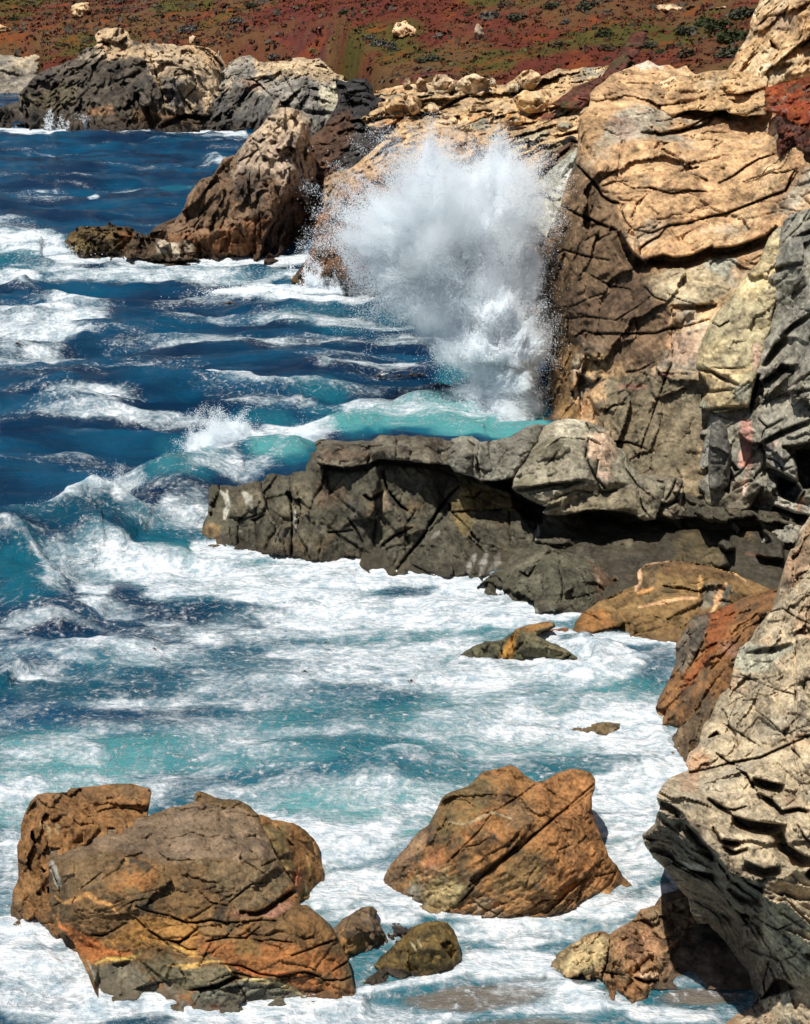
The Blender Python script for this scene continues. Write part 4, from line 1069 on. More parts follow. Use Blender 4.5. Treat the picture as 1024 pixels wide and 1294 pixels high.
rock('cap_slab', T('R6', 510,125, 530,113, 560,111, 640,124, 720,130, 742,112, 770,95, 830,100, 860,92, 900,104, 930,98, 1000,104, 1080,125, 1090,215, 1024,215, 940,205, 860,198, 760,190, 720,215, 620,226, 540,212, 512,200),
     [(402, 560, 47.4), (480, 558, 47.4), (560, 552, 47.7), (405, 580, 46.1), (480, 584, 45.9), (560, 582, 46.2), (480, 570, 46.0), (540, 565, 46.3)],
     (.115, .10, .072), M_cliff, res=1.5, roll=.28, thick=1.6, warp=2, wsc=14, seed=63, pal=[((.17, .145, .105), .9, .0, .5), ((.08, .066, .045), .8, .1, .5)],
     facets=[(.9, .18), (.4, .08)], crk=[(.8, .04, .2)],
     cracks=[(T('R6', 725,130, 730,170, 720,210), 1.6, .6), (T('R6', 835,100, 838,140, 835,190), 1.8, .6), (T('R6', 890,105, 900,150, 890,190), 1.3, .3), (T('R6', 620,125, 625,160), 1.2, .25)],
     zones=[(T('R6', 530,150, 720,150, 720,200, 530,200), (.16, .10, .06), 6, .5)], parent=ledge)
rock('cap_slab', T('R7', 70,170, 100,142, 140,132, 180,133, 200,150, 215,155, 330,140, 345,130, 400,95, 450,80, 480,88, 410,210, 350,300, 300,310, 220,315, 180,295, 110,275, 78,240),
     [(565, 565, 47.2), (590, 552, 47.6), (620, 558, 47.4), (680, 536, 48.4), (570, 585, 46), (610, 603, 45.9), (645, 603, 46), (660, 570, 46.6), (590, 575, 46)],
     (.165, .155, .12), M_cliff, res=1.5, roll=.3, thick=2.2, warp=2, wsc=14, seed=65, pal=[((.24, .225, .175), .9, .0, .5), ((.13, .125, .10), .8, .15, .5)],
     facets=[(1.1, .22), (.4, .08)], crk=[(.9, .035, .18)], cracks=[(T('R7', 215,155, 200,220, 215,300), 2, .5), (T('R7', 150,140, 190,170, 185,280), 1.4, .35), (T('R7', 290,240, 320,190, 350,180), 1, .2)],
     parent=ledge)
rock('pale_block', T('R7', 470,92, 510,70, 570,60, 640,70, 700,90, 740,112, 748,140, 765,175, 790,185, 812,210, 830,260, 900,300, 960,330, 950,400, 925,470, 880,475, 850,455, 800,440, 700,430, 640,432, 560,450, 480,452,
     465,440, 480,418, 400,385, 342,345, 350,300, 410,210),
     [(690, 540, 48.4), (720, 530, 48.8), (765, 542, 48.3), (790, 570, 48), (655, 600, 45.6), (650, 618, 45.3), (700, 610, 45.4), (740, 605, 45.6), (700, 565, 46.4), (750, 570, 46.5), (800, 610, 46.4), (830, 640, 46),
      (700, 650, 45.6), (760, 645, 45.4), (820, 655, 45.6), (740, 625, 46)],
     (.23, .205, .145), M_cliff, res=1.5, roll=.35, thick=2.6, warp=2.2, wsc=16, seed=67, pal=[((.29, .26, .19), 1.2, .0, .5), ((.14, .125, .08), 1, .1, .45)],
     facets=[(1.5, .2), (.6, .08), (.25, .03)], crk=[(1.1, .035, .2), (.5, .02, .1)],
     cracks=[(T('R7', 480,180, 540,140, 600,140, 650,150), 1.3, .3), (T('R7', 650,150, 640,220, 680,300, 700,350), 2.2, .7), (T('R7', 690,230, 680,300, 720,340), 2, .6), (T('R7', 560,150, 520,210, 480,250), 1, .2),
             (T('R7', 790,190, 800,260, 850,330, 900,370), 1.5, .4), (T('R7', 400,370, 480,350, 560,340, 620,310), 1.3, .4), (T('R7', 850,340, 870,420, 900,460), 1.4, .5), (T('R7', 500,390, 600,350, 700,360), 1.1, .3)],
     unders=[(T('R7', 345,342, 420,335, 500,322, 580,315, 640,303), .75, 8), (T('R7', 400,385, 480,420, 540,400), .4, 5), (T('R7', 690,350, 740,350, 770,340), .4, 6)],
     zones=[(T('R7', 520,70, 640,65, 650,150, 520,145), (.44, .395, .29), 7, .85), (T('R7', 650,125, 740,115, 765,190, 740,280, 690,240, 650,200), (.54, .38, .26), 6, .9), (T('R7', 690,270, 740,275, 730,310, 690,300), (.52, .36, .27), 4, .8),
            (T('R7', 480,380, 900,330, 950,460, 480,460), (.19, .155, .095), 10, .6), (T('R7', 830,335, 910,345, 910,400, 850,370), (.36, .30, .21), 5, .7)],
     parent=ledge)

rock('grey_boulder', T('R7', 110,800, 130,780, 160,760, 210,735, 260,690, 320,650, 330,620, 380,595, 440,575, 480,570, 520,590, 550,605, 640,610, 690,640, 740,690, 790,700, 820,760, 820,850, 540,890, 110,840),
     [(580, 760, W(760)), (600, 762, W(762)), (640, 766, W(766)), (700, 778, W(778)), (745, 765, W(772)), (780, 755, 42.6), (590, 750, 43.2), (640, 712, 44), (690, 690, 44), (700, 720, 42.4), (740, 703, 44), (720, 740, 41.7),
      (660, 740, 42.2), (780, 730, 43.4), (620, 780, W(764)), (710, 790, W(778))],
     (.092, .086, .058), M_cliff, res=1.5, roll=.35, thick=2.6, warp=2.2, wsc=18, seed=71, pal=[((.125, .115, .075), 1.2, .0, .5), ((.08, .072, .05), 1, .1, .5)],
     facets=[(1.5, .35), (.6, .13)], crk=[(1.0, .03, .15)],
     cracks=[(T('R7', 535,610, 540,680, 550,750, 545,800), 2.0, .6), (T('R7', 375,680, 410,700, 440,650), 1.5, .5), (T('R7', 540,790, 620,780, 700,760), 1.0, .25), (T('R7', 300,740, 310,790), 1, .3)],
     zones=[(T('R7', 640,620, 740,690, 800,720, 780,800, 700,800, 680,720), (.16, .09, .05), 7, .7), (T('R7', 110,800, 200,740, 240,760, 230,820, 110,830), (.05, .045, .03), 5, .8)],
     veins=[(T('R7', 440,830, 445,850), 2, (.6, .6, .55), .6), (T('R7', 500,830, 510,850), 3, (.6, .6, .55), .5), (T('R7', 660,680, 690,700, 690,740), 1.5, (.42, .32, .22), .7), (T('R7', 235,770, 220,800), 2.5, (.7, .7, .68), .7)],
     wetline=(.3, (.05, .045, .03), .7), label='olive grey boulder split by a vertical crack, at the foot of the ledge cave', cat='boulder')

rock('brown_boulder', T('P', 690,812, 692,800, 720,796, 727,786, 735,776, 748,766, 757,760, 775,752, 790,745, 806,738, 805,722, 815,712, 850,708, 880,711, 920,721, 952,734, 975,745, 1000,760, 960,800, 900,822, 800,826, 700,822),
     [(700, 806, W(806)), (725, 805, W(805)), (800, 811, W(811)), (870, 812, W(812)), (757, 762, 41), (730, 785, 40.3), (806, 738, 41.6), (812, 714, 42.2), (850, 708, 42.4), (900, 716, 42.2), (950, 734, 41.8), (850, 750, 40.8),
      (900, 760, 40.6), (800, 780, 40), (860, 790, 39.8), (700, 820, W(806)), (800, 826, W(811)), (880, 735, 41.6), (830, 730, 41.7)],
     (.165, .100, .040), M_near, res=1.6, roll=.3, thick=2.5, warp=2.2, wsc=16, seed=73, pal=[((.21, .135, .055), .8, .0, .5), ((.095, .07, .035), .8, .1, .5)],
     facets=[(1.3, .3), (.5, .1)], crk=[(.9, .03, .18)], bed=.15, aniso=(1.5, 1, .7),
     cracks=[(T('R5', 20,290, 90,250, 200,240, 330,262, 450,300), 1.3, .3), (T('R5', 440,345, 430,420), 1.2, .3), (T('R5', 0,400, 100,380, 290,380), 1, .2)],
     zones=[(T('P', 690,812, 700,795, 760,765, 790,800, 780,815), (.24, .11, .035), 8, .8), (T('R5', 310,340, 440,340, 430,420, 400,440, 300,460), (.13, .125, .095), 5, .8), (T('R5', 30,300, 110,290, 100,360, 20,370), (.12, .085, .05), 5, .7),
            (T('R5', 100,240, 220,235, 340,265, 540,350, 460,340, 300,300, 120,300), (.15, .085, .04), 5, .6)],
     veins=[(T('R5', 28,270, 25,330, 10,375), 3, (.58, .36, .20), .85), (T('R5', 20,385, 90,360), 2.5, (.55, .27, .10), .85), (T('R5', 30,445, 120,425, 220,405, 285,405), 2.4, (.56, .33, .17), .9),
            (T('R5', 295,305, 300,340, 290,390), 3.2, (.48, .29, .11), .9), (T('R5', 410,340, 385,380, 370,430, 350,465), 4, (.56, .33, .17), .92), (T('R5', 60,255, 200,232, 215,242), 1.2, (.5, .33, .2), .7), (T('R5', 340,262, 450,295, 500,330), 1.4, (.5, .30, .15), .7)],
     wetline=(.25, (.09, .05, .02), .7), label='brown boulder crossed by thin orange veins, wedged below the cave', cat='boulder')

rock('red_rock', T('M4', 630,230, 650,215, 700,208, 720,215, 745,205, 760,240, 700,248, 660,252), [(690, 806, 39.5), (725, 798, 39.8), (705, 812, W(812)), (735, 806, 39.5), (705, 800, 39.7)],
     (.19, .075, .035), M_near, wl=[(680, 808), (745, 812)], res=1.4, roll=.2, thick=.8, warp=1.6, wsc=10, seed=74, facets=[(.5, .15)], fb=[(.2, .06)], pal=[((.12, .05, .03), .4, .0, .5)], label='small red-brown rock awash beside the brown boulder', cat='rock')
rock('split_rock', T('M4', 400,290, 415,275, 440,262, 480,245, 520,243, 545,225, 570,208, 600,198, 640,190, 668,192, 674,204, 645,215, 620,228, 640,240, 680,255, 715,278, 756,300, 765,330, 640,330, 520,325, 400,320),
     [(583, 832, W(832)), (635, 836, W(838)), (690, 836, W(838)), (738, 838, W(838)), (615, 812, W(812, .45)), (650, 798, W(798, .6)), (690, 787, W(787, .65)), (665, 815, W(815, .55)), (690, 818, W(818, .5)), (720, 828, W(828, .3)), (640, 850, W(838)), (720, 850, W(838))],
     (.085, .080, .046), M_near, wl=[(578, 833), (640, 839), (745, 841)], res=1.4, roll=.25, thick=1.1, warp=2, wsc=12, seed=75, pal=[((.15, .13, .07), .6, .0, .5), ((.055, .05, .03), .5, .1, .5)], facets=[(.8, .2), (.3, .08)], crk=[(.6, .02, .12)],
     cracks=[(T('M4', 645,295, 690,300, 715,285), 1.5, .35), (T('M4', 525,250, 520,300), 1.3, .3), (T('M4', 560,215, 550,250, 560,290), 1.6, .4)],
     zones=[(T('M4', 555,222, 570,210, 560,260, 548,305, 512,305, 530,260), (.34, .17, .035), 3, .95), (T('M4', 565,208, 640,190, 672,195, 640,212, 600,222), (.24, .12, .04), 3, .85)],
     wetline=(.15, (.06, .055, .035), .6), label='small olive rock with an orange seam, alone in the white surf below the ledge', cat='rock')
rock('awash_rock', T('P', 718,921, 728,917, 745,914, 768,912, 785,914, 784,922, 770,930, 740,932, 722,928), [(720, 922, W(922)), (785, 918, W(918)), (750, 914, W(914, .06)), (750, 928, W(926)), (755, 920, W(920, .16))],
     (.12, .085, .04), M_near, res=1.2, roll=.12, thick=.7, warp=1.4, wsc=9, seed=76, facets=[(.4, .08)], pal=[((.20, .15, .09), .3, .0, .5)], label='flat brown rock barely breaking the foam, left of the rusty slab', cat='rock')
rock('awash_rock', T('P', 786,946, 790,942, 798,941, 804,945, 802,951, 792,953), [(788, 948, W(948)), (802, 948, W(948)), (795, 942, 33.8), (795, 950, W(950))],
     (.28, .22, .14), M_near, res=1.0, roll=.08, thick=.4, warp=1, wsc=8, seed=77, facets=[(.3, .05)], label='tiny tan rock poking out of the foam', cat='rock')

rock('rusty_slab', T('R5', 700,340, 640,360, 600,366, 560,380, 500,400, 450,420, 400,440, 350,468, 300,470, 250,500, 215,560, 190,610, 186,700, 150,780, 110,860, 88,910, 92,945, 110,960, 120,1010, 300,1010, 420,900, 520,760, 640,600, 700,460),
     [(828, 902, W(912)), (830, 915, W(918)), (850, 918, W(920)), (853, 820, 36.5), (857, 800, 37.6), (870, 783, 38.4), (900, 773, 38.4), (940, 755, 38), (980, 745, 37.4), (872, 830, 35.6), (880, 800, 36.6),
      (900, 850, 34.6), (865, 880, 34.8), (920, 800, 35.8), (960, 780, 35.4), (890, 900, 33.9), (850, 940, W(920)), (960, 830, 33.8)],
     (.185, .092, .036), M_near, res=1.6, roll=.25, thick=2, warp=2.2, wsc=16, seed=81, pal=[((.25, .12, .045), .7, .0, .5), ((.095, .062, .035), .7, .05, .45)],
     facets=[(1.0, .26), (.4, .12), (.18, .05)], crk=[(.8, .03, .2), (.35, .02, .08)], bed=.9, aniso=(1.8, 1, .6), wet=.25,
     cracks=[(T('R5', 340,470, 330,560, 280,660, 230,750), 1.6, .35), (T('R5', 240,560, 245,640, 215,720), 1.4, .3), (T('R5', 240,540, 260,590), 1.2, .3)],
     zones=[(T('R5', 250,500, 340,470, 340,540, 300,640, 220,740, 190,720, 190,610), (.13, .115, .085), 6, .85), (T('R5', 340,480, 450,430, 430,520, 340,680, 240,800, 200,840, 230,740, 310,640), (.24, .075, .024), 7, .85),
            (T('R5', 90,930, 190,760, 230,780, 180,900, 130,960), (.25, .125, .05), 6, .7), (T('R5', 380,600, 460,610, 470,660, 400,660), (.30, .16, .12), 6, .5)],
     label='rusty red and brown wet slab sloping into the foam beside the pale near cliff', cat='rock')

# seaweed apron at its foot: strands of wet weed over a rock core
weed = rock('seaweed_rock', T('R5', 230,960, 200,985, 170,1020, 160,1050, 168,1100, 185,1150, 225,1145, 260,1130, 320,1050, 400,950, 420,860, 330,850, 280,900),
     [(850, 940, 33.6), (848, 962, W(965)), (862, 968, W(968)), (880, 940, 32.6), (880, 915, 33.2), (900, 890, 33.2), (910, 900, 32.8)],
     (.13, .085, .045), M_near, res=1.3, roll=.25, thick=1, warp=2.5, wsc=10, seed=83, pal=[((.18, .13, .08), .3, .0, .5), ((.06, .04, .025), .3, .0, .5)],
     facets=[(.5, .15)], fb=[(.25, .08)], crk=[(.3, .02, .15)], aniso=(.3, 1, 2.5), wet=.3, label='clump of brown seaweed hanging into the foam under the rusty slab', cat='seaweed')

# ------------------------------------------------------------------ the near cliff
NEAR = dict(base=(.46, .385, .265))
near = rock('near_cliff', T('R5', 800,30, 783,40, 740,100, 720,180, 700,186, 672,260, 650,350, 640,420, 600,480, 540,540, 510,590, 470,620, 450,690, 440,740, 425,800, 380,840, 360,890, 340,930, 310,970, 290,1050, 250,1090, 228,1140,
     245,1172, 180,1190, 140,1215, 100,1282) + T('R4', 460,60, 445,90, 430,140, 390,165, 400,200, 430,250, 480,290, 520,350, 565,400, 570,450, 600,500, 640,500, 700,560, 740,610, 790,680, 810,760, 830,800, 850,900, 1250,900) + T('P', 1105,580, 1060,600),
     [(1022, 652, 32), (1008, 690, 31), (1060, 620, 32), (1000, 715, 30), (983, 745, 29.6), (1024, 730, 28.8), (950, 800, 28.8), (930, 840, 28), (1000, 800, 27.4), (905, 895, 26.9), (960, 880, 26.2), (1040, 850, 25.6), (1080, 950, 23.5),
      (868, 962, 25.4), (920, 960, 24.8), (980, 960, 24.3), (829, 1006, 23.1), (861, 1027, 22.7), (892, 1068, 22.3), (922, 1101, 21.9), (966, 1124, 21.6), (1000, 1060, 22.2), (1050, 1080, 21.8), (940, 1010, 23.4), (1010, 1010, 23.2), (900, 1020, 23.2),
      (813, 1056, 23.5), (845, 1090, 24.2), (870, 1140, 25.1), (900, 1110, 23.9), (930, 1160, 24.4), (900, 1170, 25.3), (945, 1220, 24.5), (955, 1262, 24.2), (990, 1110, 21.8), (990, 1180, 22.3), (1030, 1180, 21.9), (1000, 1250, 22.6), (965, 1180, 23.2), (980, 1300, 22.6), (1080, 1280, 22)],
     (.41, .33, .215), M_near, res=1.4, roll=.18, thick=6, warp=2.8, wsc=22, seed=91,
     pal=[((.48, .39, .26), 1.2, .0, .45), ((.33, .28, .20), 1, .1, .45), ((.45, .32, .20), 1.2, .25, .5)],
     facets=[(1.7, .30), (.75, .15), (.3, .06), (.12, .02)], crk=[(1.1, .02, .25), (.45, .012, .12), (.2, .008, .05)], fb=[(.8, .05)], aniso=(1.9, 1, .62), bed=-.5,
     cracks=[(T('R5', 725,600, 715,700, 720,850, 725,1010), 2.2, .4), (T('R5', 470,740, 560,780, 640,810, 710,830), 1.4, .25), (T('R5', 250,1175, 330,1160, 450,1130, 560,1110, 650,1070, 783,1010), 2.0, .5),
             (T('R5', 370,1090, 420,1130, 450,1140), 2, .4), (T('R5', 600,470, 660,450, 720,490, 783,520), 1.5, .25), (T('R5', 540,900, 620,960, 660,1000), 1.2, .15), (T('R5', 400,960, 470,1000, 560,1060), 1.3, .2),
             (T('R5', 480,860, 560,850, 640,820), 1.1, .15), (T('R5', 720,1020, 783,1010), 2, .4), (T('R5', 460,1160, 500,1180, 530,1240), 1.5, .3), (T('R5', 700,1070, 740,1110), 1.3, .3),
             (T('R4', 640,30, 680,60, 740,70, 800,50), 1.5, .3), (T('R4', 720,80, 760,120, 800,140), 1.5, .3), (T('R4', 980,130, 1000,170, 1024,190), 1.8, .4), (T('R4', 870,560, 900,600, 960,560), 1.2, .2),
             (T('R4', 830,480, 900,520, 1000,480), 1.3, .25), (T('R4', 900,640, 960,620, 1000,570), 1.2, .2), (T('R4', 870,640, 850,720, 860,790), 1.4, .3)],
     unders=[(T('R5', 500,645, 560,625, 640,615, 700,600), .45, 14), (T('R5', 530,1195, 600,1215, 670,1230), .9, 18), (T('R5', 330,1020, 370,990, 385,1010), .5, 7),
             (T('R4', 640,20, 690,50, 730,80), .4, 8), (T('R4', 735,90, 800,110, 880,120, 935,125), 1.0, 22), (T('R4', 660,130, 690,180, 760,190), .5, 9), (T('R4', 690,200, 740,225, 790,210), .3, 7),
             (T('R4', 830,0, 880,30, 920,70, 980,60, 1024,70), .5, 9), (T('R4', 920,150, 940,200, 1000,240, 1040,250), .9, 22), (T('R4', 780,260, 850,290, 910,280), .7, 16),
             (T('R4', 445,25, 500,50, 545,80), .5, 14), (T('R4', 520,85, 600,160, 660,230, 700,290), .6, 16), (T('R4', 545,285, 640,305, 740,310, 830,355), .4, 12), (T('R4', 750,455, 830,460, 850,450), .5, 9),
             (T('R4', 1000,310, 1024,290, 1060,300), .8, 20)],
     polys=[(T('R4', 720,320, 860,350, 850,440, 760,430, 700,370), .6, 7), (T('R4', 890,700, 930,700, 990,745, 830,790, 850,760), .9, 5), (T('R4', 755,500, 830,495, 830,560, 760,590), -.35, 4)],
     zones=[(T('R5', 430,640, 500,600, 700,620, 660,680, 560,740, 450,720), (.36, .375, .29), 9, .7), (T('R5', 228,1140, 290,1060, 340,1110, 320,1170, 240,1180), (.42, .23, .12), 7, .7), (T('R5', 190,1200, 290,1175, 290,1260, 220,1250), (.40, .24, .15), 8, .6),
            (T('R5', 783,30, 720,180, 680,200, 650,360, 720,350, 800,250), (.26, .165, .10), 6, .85), (T('R4', 390,160, 430,140, 440,80, 560,80, 760,300, 880,350, 840,470, 830,560, 830,800, 780,700, 640,500, 560,440, 480,290), (.15, .12, .085), 12, .85),  # second patch: brown prow underside with its shade painted in
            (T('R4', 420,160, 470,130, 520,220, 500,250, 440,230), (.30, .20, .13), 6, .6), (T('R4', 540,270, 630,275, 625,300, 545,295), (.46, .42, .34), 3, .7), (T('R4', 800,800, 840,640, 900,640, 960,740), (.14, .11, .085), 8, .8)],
     label='pale buff cracked near cliff overhanging the surf with a jutting prow', cat='cliff')

# the cliffs go on to the right, beyond the frame
rock('cliff_flank', T('P', 1072,560, 1200,520, 1450,440, 1750,420, 1750,1500, 1072,1500),
     [(1075, 600, 32.3), (1075, 950, 23.9), (1075, 1280, 22.2), (1250, 700, 28), (1300, 1000, 22.5), (1500, 560, 28), (1500, 900, 22), (1600, 1400, 19)],
     (.38, .31, .20), M_near, res=5, roll=.5, thick=6, seed=191, facets=[(1.7, .5), (.7, .25)], crk=[(1.1, .05, .4)], pal=[((.26, .21, .15), 1, .1, .5)], parent=near)
rock('cliff_flank', T('P', 1068,-70, 1300,-150, 1750,-200, 1750,800, 1068,780),
     [(1070, 60, 69), (1070, 300, 53), (1070, 500, 47), (1070, 720, 45), (1300, 100, 60), (1350, 450, 45), (1500, -50, 60), (1500, 400, 44), (1500, 760, 38)],
     (.42, .30, .18), M_cliff, res=5, roll=.8, thick=20, seed=193, facets=[(4, 1.2), (1.5, .5)], crk=[(2.5, .1, .8)], pal=[((.25, .23, .17), 3, .0, .5)], parent=cliff)

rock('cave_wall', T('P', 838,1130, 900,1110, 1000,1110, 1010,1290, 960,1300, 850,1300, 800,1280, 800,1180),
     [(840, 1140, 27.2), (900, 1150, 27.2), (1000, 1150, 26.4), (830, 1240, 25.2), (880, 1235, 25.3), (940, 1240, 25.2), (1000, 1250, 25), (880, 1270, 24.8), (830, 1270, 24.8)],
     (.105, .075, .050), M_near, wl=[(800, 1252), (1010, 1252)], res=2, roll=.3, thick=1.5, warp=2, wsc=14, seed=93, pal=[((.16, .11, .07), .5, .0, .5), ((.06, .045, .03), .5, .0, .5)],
     facets=[(.8, .3), (.3, .12)], fb=[(.2, .06)], label='shadowed brown rock wall at the back of the sea cave under the near cliff', cat='rock')
rock('lichen_rock', T('R4', 40,690, 50,640, 80,605, 110,580, 150,560, 180,540, 240,525, 268,540, 290,520, 330,500, 360,480, 385,445, 480,420, 560,395, 620,420, 640,600, 560,720, 450,770, 410,800, 380,815, 300,830, 180,815, 190,790, 215,770, 235,740,
     240,718, 200,712, 150,722, 90,715),
     [(697, 1230, W(1233)), (740, 1238, W(1240)), (762, 1243, 24.7), (748, 1268, W(1269)), (800, 1272, W(1272)), (715, 1195, 25.4), (740, 1178, 25.7), (770, 1180, 25.3), (810, 1150, 26.0), (868, 1134, 26.5), (850, 1180, 25.6), (800, 1190, 24.9),
      (785, 1230, 24.3), (830, 1220, 24.6), (820, 1250, 24.3), (720, 1215, 25.0), (760, 1205, 24.9), (880, 1230, 25.2), (697, 1245, W(1233)), (780, 1280, W(1269))],
     (.27, .155, .075), M_near, res=1.5, roll=.2, thick=1.4, warp=2.4, wsc=12, seed=95, pal=[((.32, .18, .09), .5, .0, .45), ((.17, .12, .06), .4, .05, .45)],
     facets=[(.8, .22), (.35, .12), (.15, .06)], crk=[(.6, .025, .2)], fb=[(.15, .05), (.06, .025)],
     cracks=[(T('R4', 240,700, 260,640, 270,560), 1.8, .3), (T('R4', 240,680, 330,690, 400,710), 1.5, .3), (T('R4', 430,530, 470,560, 540,545), 1.4, .25)],
     unders=[(T('R4', 365,695, 400,710, 455,705), .3, 6), (T('R4', 470,600, 520,560, 560,520), -.2, 8)],
     zones=[(T('R4', 50,620, 180,540, 265,550, 270,600, 230,680, 200,700, 60,690), (.46, .38, .20), 14, .6), (T('R4', 330,520, 420,510, 470,550, 440,620, 340,640), (.36, .20, .11), 9, .7), (T('R4', 380,680, 460,680, 450,700, 390,705), (.58, .40, .26), 3, .8),
            (T('R4', 230,720, 400,710, 380,800, 190,800), (.24, .115, .045), 7, .7), (T('R4', 400,450, 560,400, 560,540, 470,550), (.17, .13, .08), 8, .7), (T('R4', 470,600, 560,540, 620,600, 500,760, 420,740), (.15, .10, .06), 10, .7)],  # last patch: cliff shadow over the right end, painted as darker colour
     wetline=(.12, (.06, .045, .03), .6), label='crusted orange and cream rock at the mouth of the sea cave', cat='rock')
rock('shore_rock', T('R4', 700,880, 722,850, 735,832, 775,805, 808,790, 825,765, 838,790, 860,792, 885,772, 960,760, 1024,756, 1120,740, 1300,740, 1300,960, 700,960),
     [(920, 1288, W(1290)), (950, 1264, 24), (957, 1257, 24), (985, 1259, 23.9), (1024, 1254, 23.8), (1090, 1248, 23.4), (930, 1300, 23.4), (980, 1290, 22.9), (1040, 1290, 22.6)],
     (.36, .27, .18), M_near, res=1.6, roll=.2, thick=1, warp=2.4, wsc=14, seed=97, pal=[((.42, .35, .25), .5, .0, .5), ((.24, .17, .11), .4, .1, .5)],
     facets=[(.6, .16), (.25, .08)], crk=[(.4, .02, .14)], fb=[(.15, .03)], wetline=(.12, (.20, .11, .05), .5),
     label='low tan rock shelf at the bottom right corner in front of the sea cave', cat='rock')

# ------------------------------------------------------------------ boulders in the foreground surf
rock('slab_boulder', T('R1', 52,830, 55,720, 60,660, 90,580, 85,420, 105,380, 100,320, 120,270, 150,205, 185,170, 240,165, 330,155, 350,138, 430,130, 470,130, 540,118, 600,116, 640,118, 700,135, 735,140, 742,160, 725,270, 740,420, 600,800, 420,1000, 370,1010,
     330,985, 250,915, 200,850, 120,808),
     [(14, 1172, W(1172)), (48, 1168, W(1170)), (78, 1200, 25.9), (95, 1215, 25.6), (22, 1120, 27), (30, 1065, 27.3), (48, 1005, 28), (85, 997, 28.3), (150, 991, 28.6), (188, 996, 28.6), (187, 1028, 27.6), (60, 1040, 27), (100, 1050, 26.8),
      (60, 1110, 26.3), (60, 1150, 26.1), (140, 1040, 27.1), (45, 1090, 26.6), (120, 1200, 25.7), (14, 1182, W(1172))],
     (.20, .10, .037), M_near, res=1.4, roll=.18, thick=1.6, wl=[(10, 1172), (48, 1169), (60, 1182), (78, 1202), (95, 1217), (130, 1260), (200, 1300)], warp=2.0, wsc=16, seed=101, pal=[((.25, .125, .045), .7, .0, .45), ((.13, .085, .04), .6, .1, .5)],
     facets=[(.9, .20), (.35, .09), (.13, .03)], crk=[(.7, .02, .14), (.3, .012, .05)], fb=[(.1, .015)],
     cracks=[(T('R1', 490,250, 560,235, 640,240, 700,250), 1.3, .14), (T('R1', 165,790, 210,800, 260,795), 1.3, .15), (T('R1', 250,890, 300,880, 290,860), 1.2, .15), (T('R1', 110,740, 120,690, 160,650), 1.2, .12)],
     polys=[(T('R1', 150,350, 165,345, 182,410, 175,420, 150,385), .6, 1.5), (T('R1', 195,520, 230,545, 215,560), .4, 1.5), (T('R1', 230,625, 250,620, 258,665, 235,655), .5, 1.5)],
     zones=[(T('R1', 55,720, 60,650, 120,660, 130,780, 55,830), (.09, .06, .03), 6, .6), (T('R1', 130,160, 340,140, 740,130, 740,180, 300,200, 180,240), (.16, .095, .045), 7, .5),
            (T('R1', 120,560, 220,570, 230,650, 130,650), (.30, .16, .06), 8, .6)],
     veins=[(T('R1', 230,310, 245,380), 2.5, (.42, .32, .18), .5), (T('R1', 280,320, 285,360), 3, (.42, .32, .18), .5), (T('R1', 200,300, 215,360), 2, (.42, .32, .18), .4)],
     wetline=(.2, (.07, .045, .022), .6), label='upright brown slab boulder leaning behind the biggest foreground boulder', cat='boulder')
rock('side_boulder', T('R2', 380,250, 420,268, 470,285, 480,295, 540,300, 590,315, 640,340, 680,380, 710,430, 725,500, 745,570, 757,610, 730,630, 700,650, 695,700, 670,725, 600,740, 400,600, 380,400),
     [(325, 1030, 27.6), (345, 1035, 27.8), (375, 1040, 28.2), (400, 1075, 28.3), (413, 1117, W(1118)), (402, 1123, W(1123)), (395, 1145, W(1146)), (350, 1060, 27), (370, 1090, 27.1), (385, 1120, 27.2), (360, 1110, 26.6), (340, 1080, 26.8), (380, 1150, W(1150)), (392, 1090, 27.5)],
     (.23, .115, .040), M_near, res=1.5, roll=.3, thick=1.4, warp=1.8, wsc=14, seed=103, pal=[((.28, .15, .05), .6, .0, .45), ((.14, .085, .04), .5, .1, .5)],
     facets=[(.8, .14), (.3, .05)], crk=[(.6, .018, .1)], fb=[(.1, .012)],
     cracks=[(T('R2', 430,330, 480,420, 530,520, 580,600, 600,680), 1.4, .2)],
     zones=[(T('R2', 430,320, 560,320, 560,450, 620,570, 690,640, 690,710, 620,700, 540,550, 440,400), (.155, .115, .05), 8, .85), (T('R2', 575,545, 625,540, 630,650, 600,640), (.32, .11, .05), 5, .8)],
     veins=[(T('R2', 650,470, 665,540, 675,600), 1.6, (.48, .30, .10), .8)],
     wetline=(.12, (.12, .07, .03), .5), label='rounded orange-brown boulder wedged behind the right side of the biggest foreground boulder', cat='boulder')
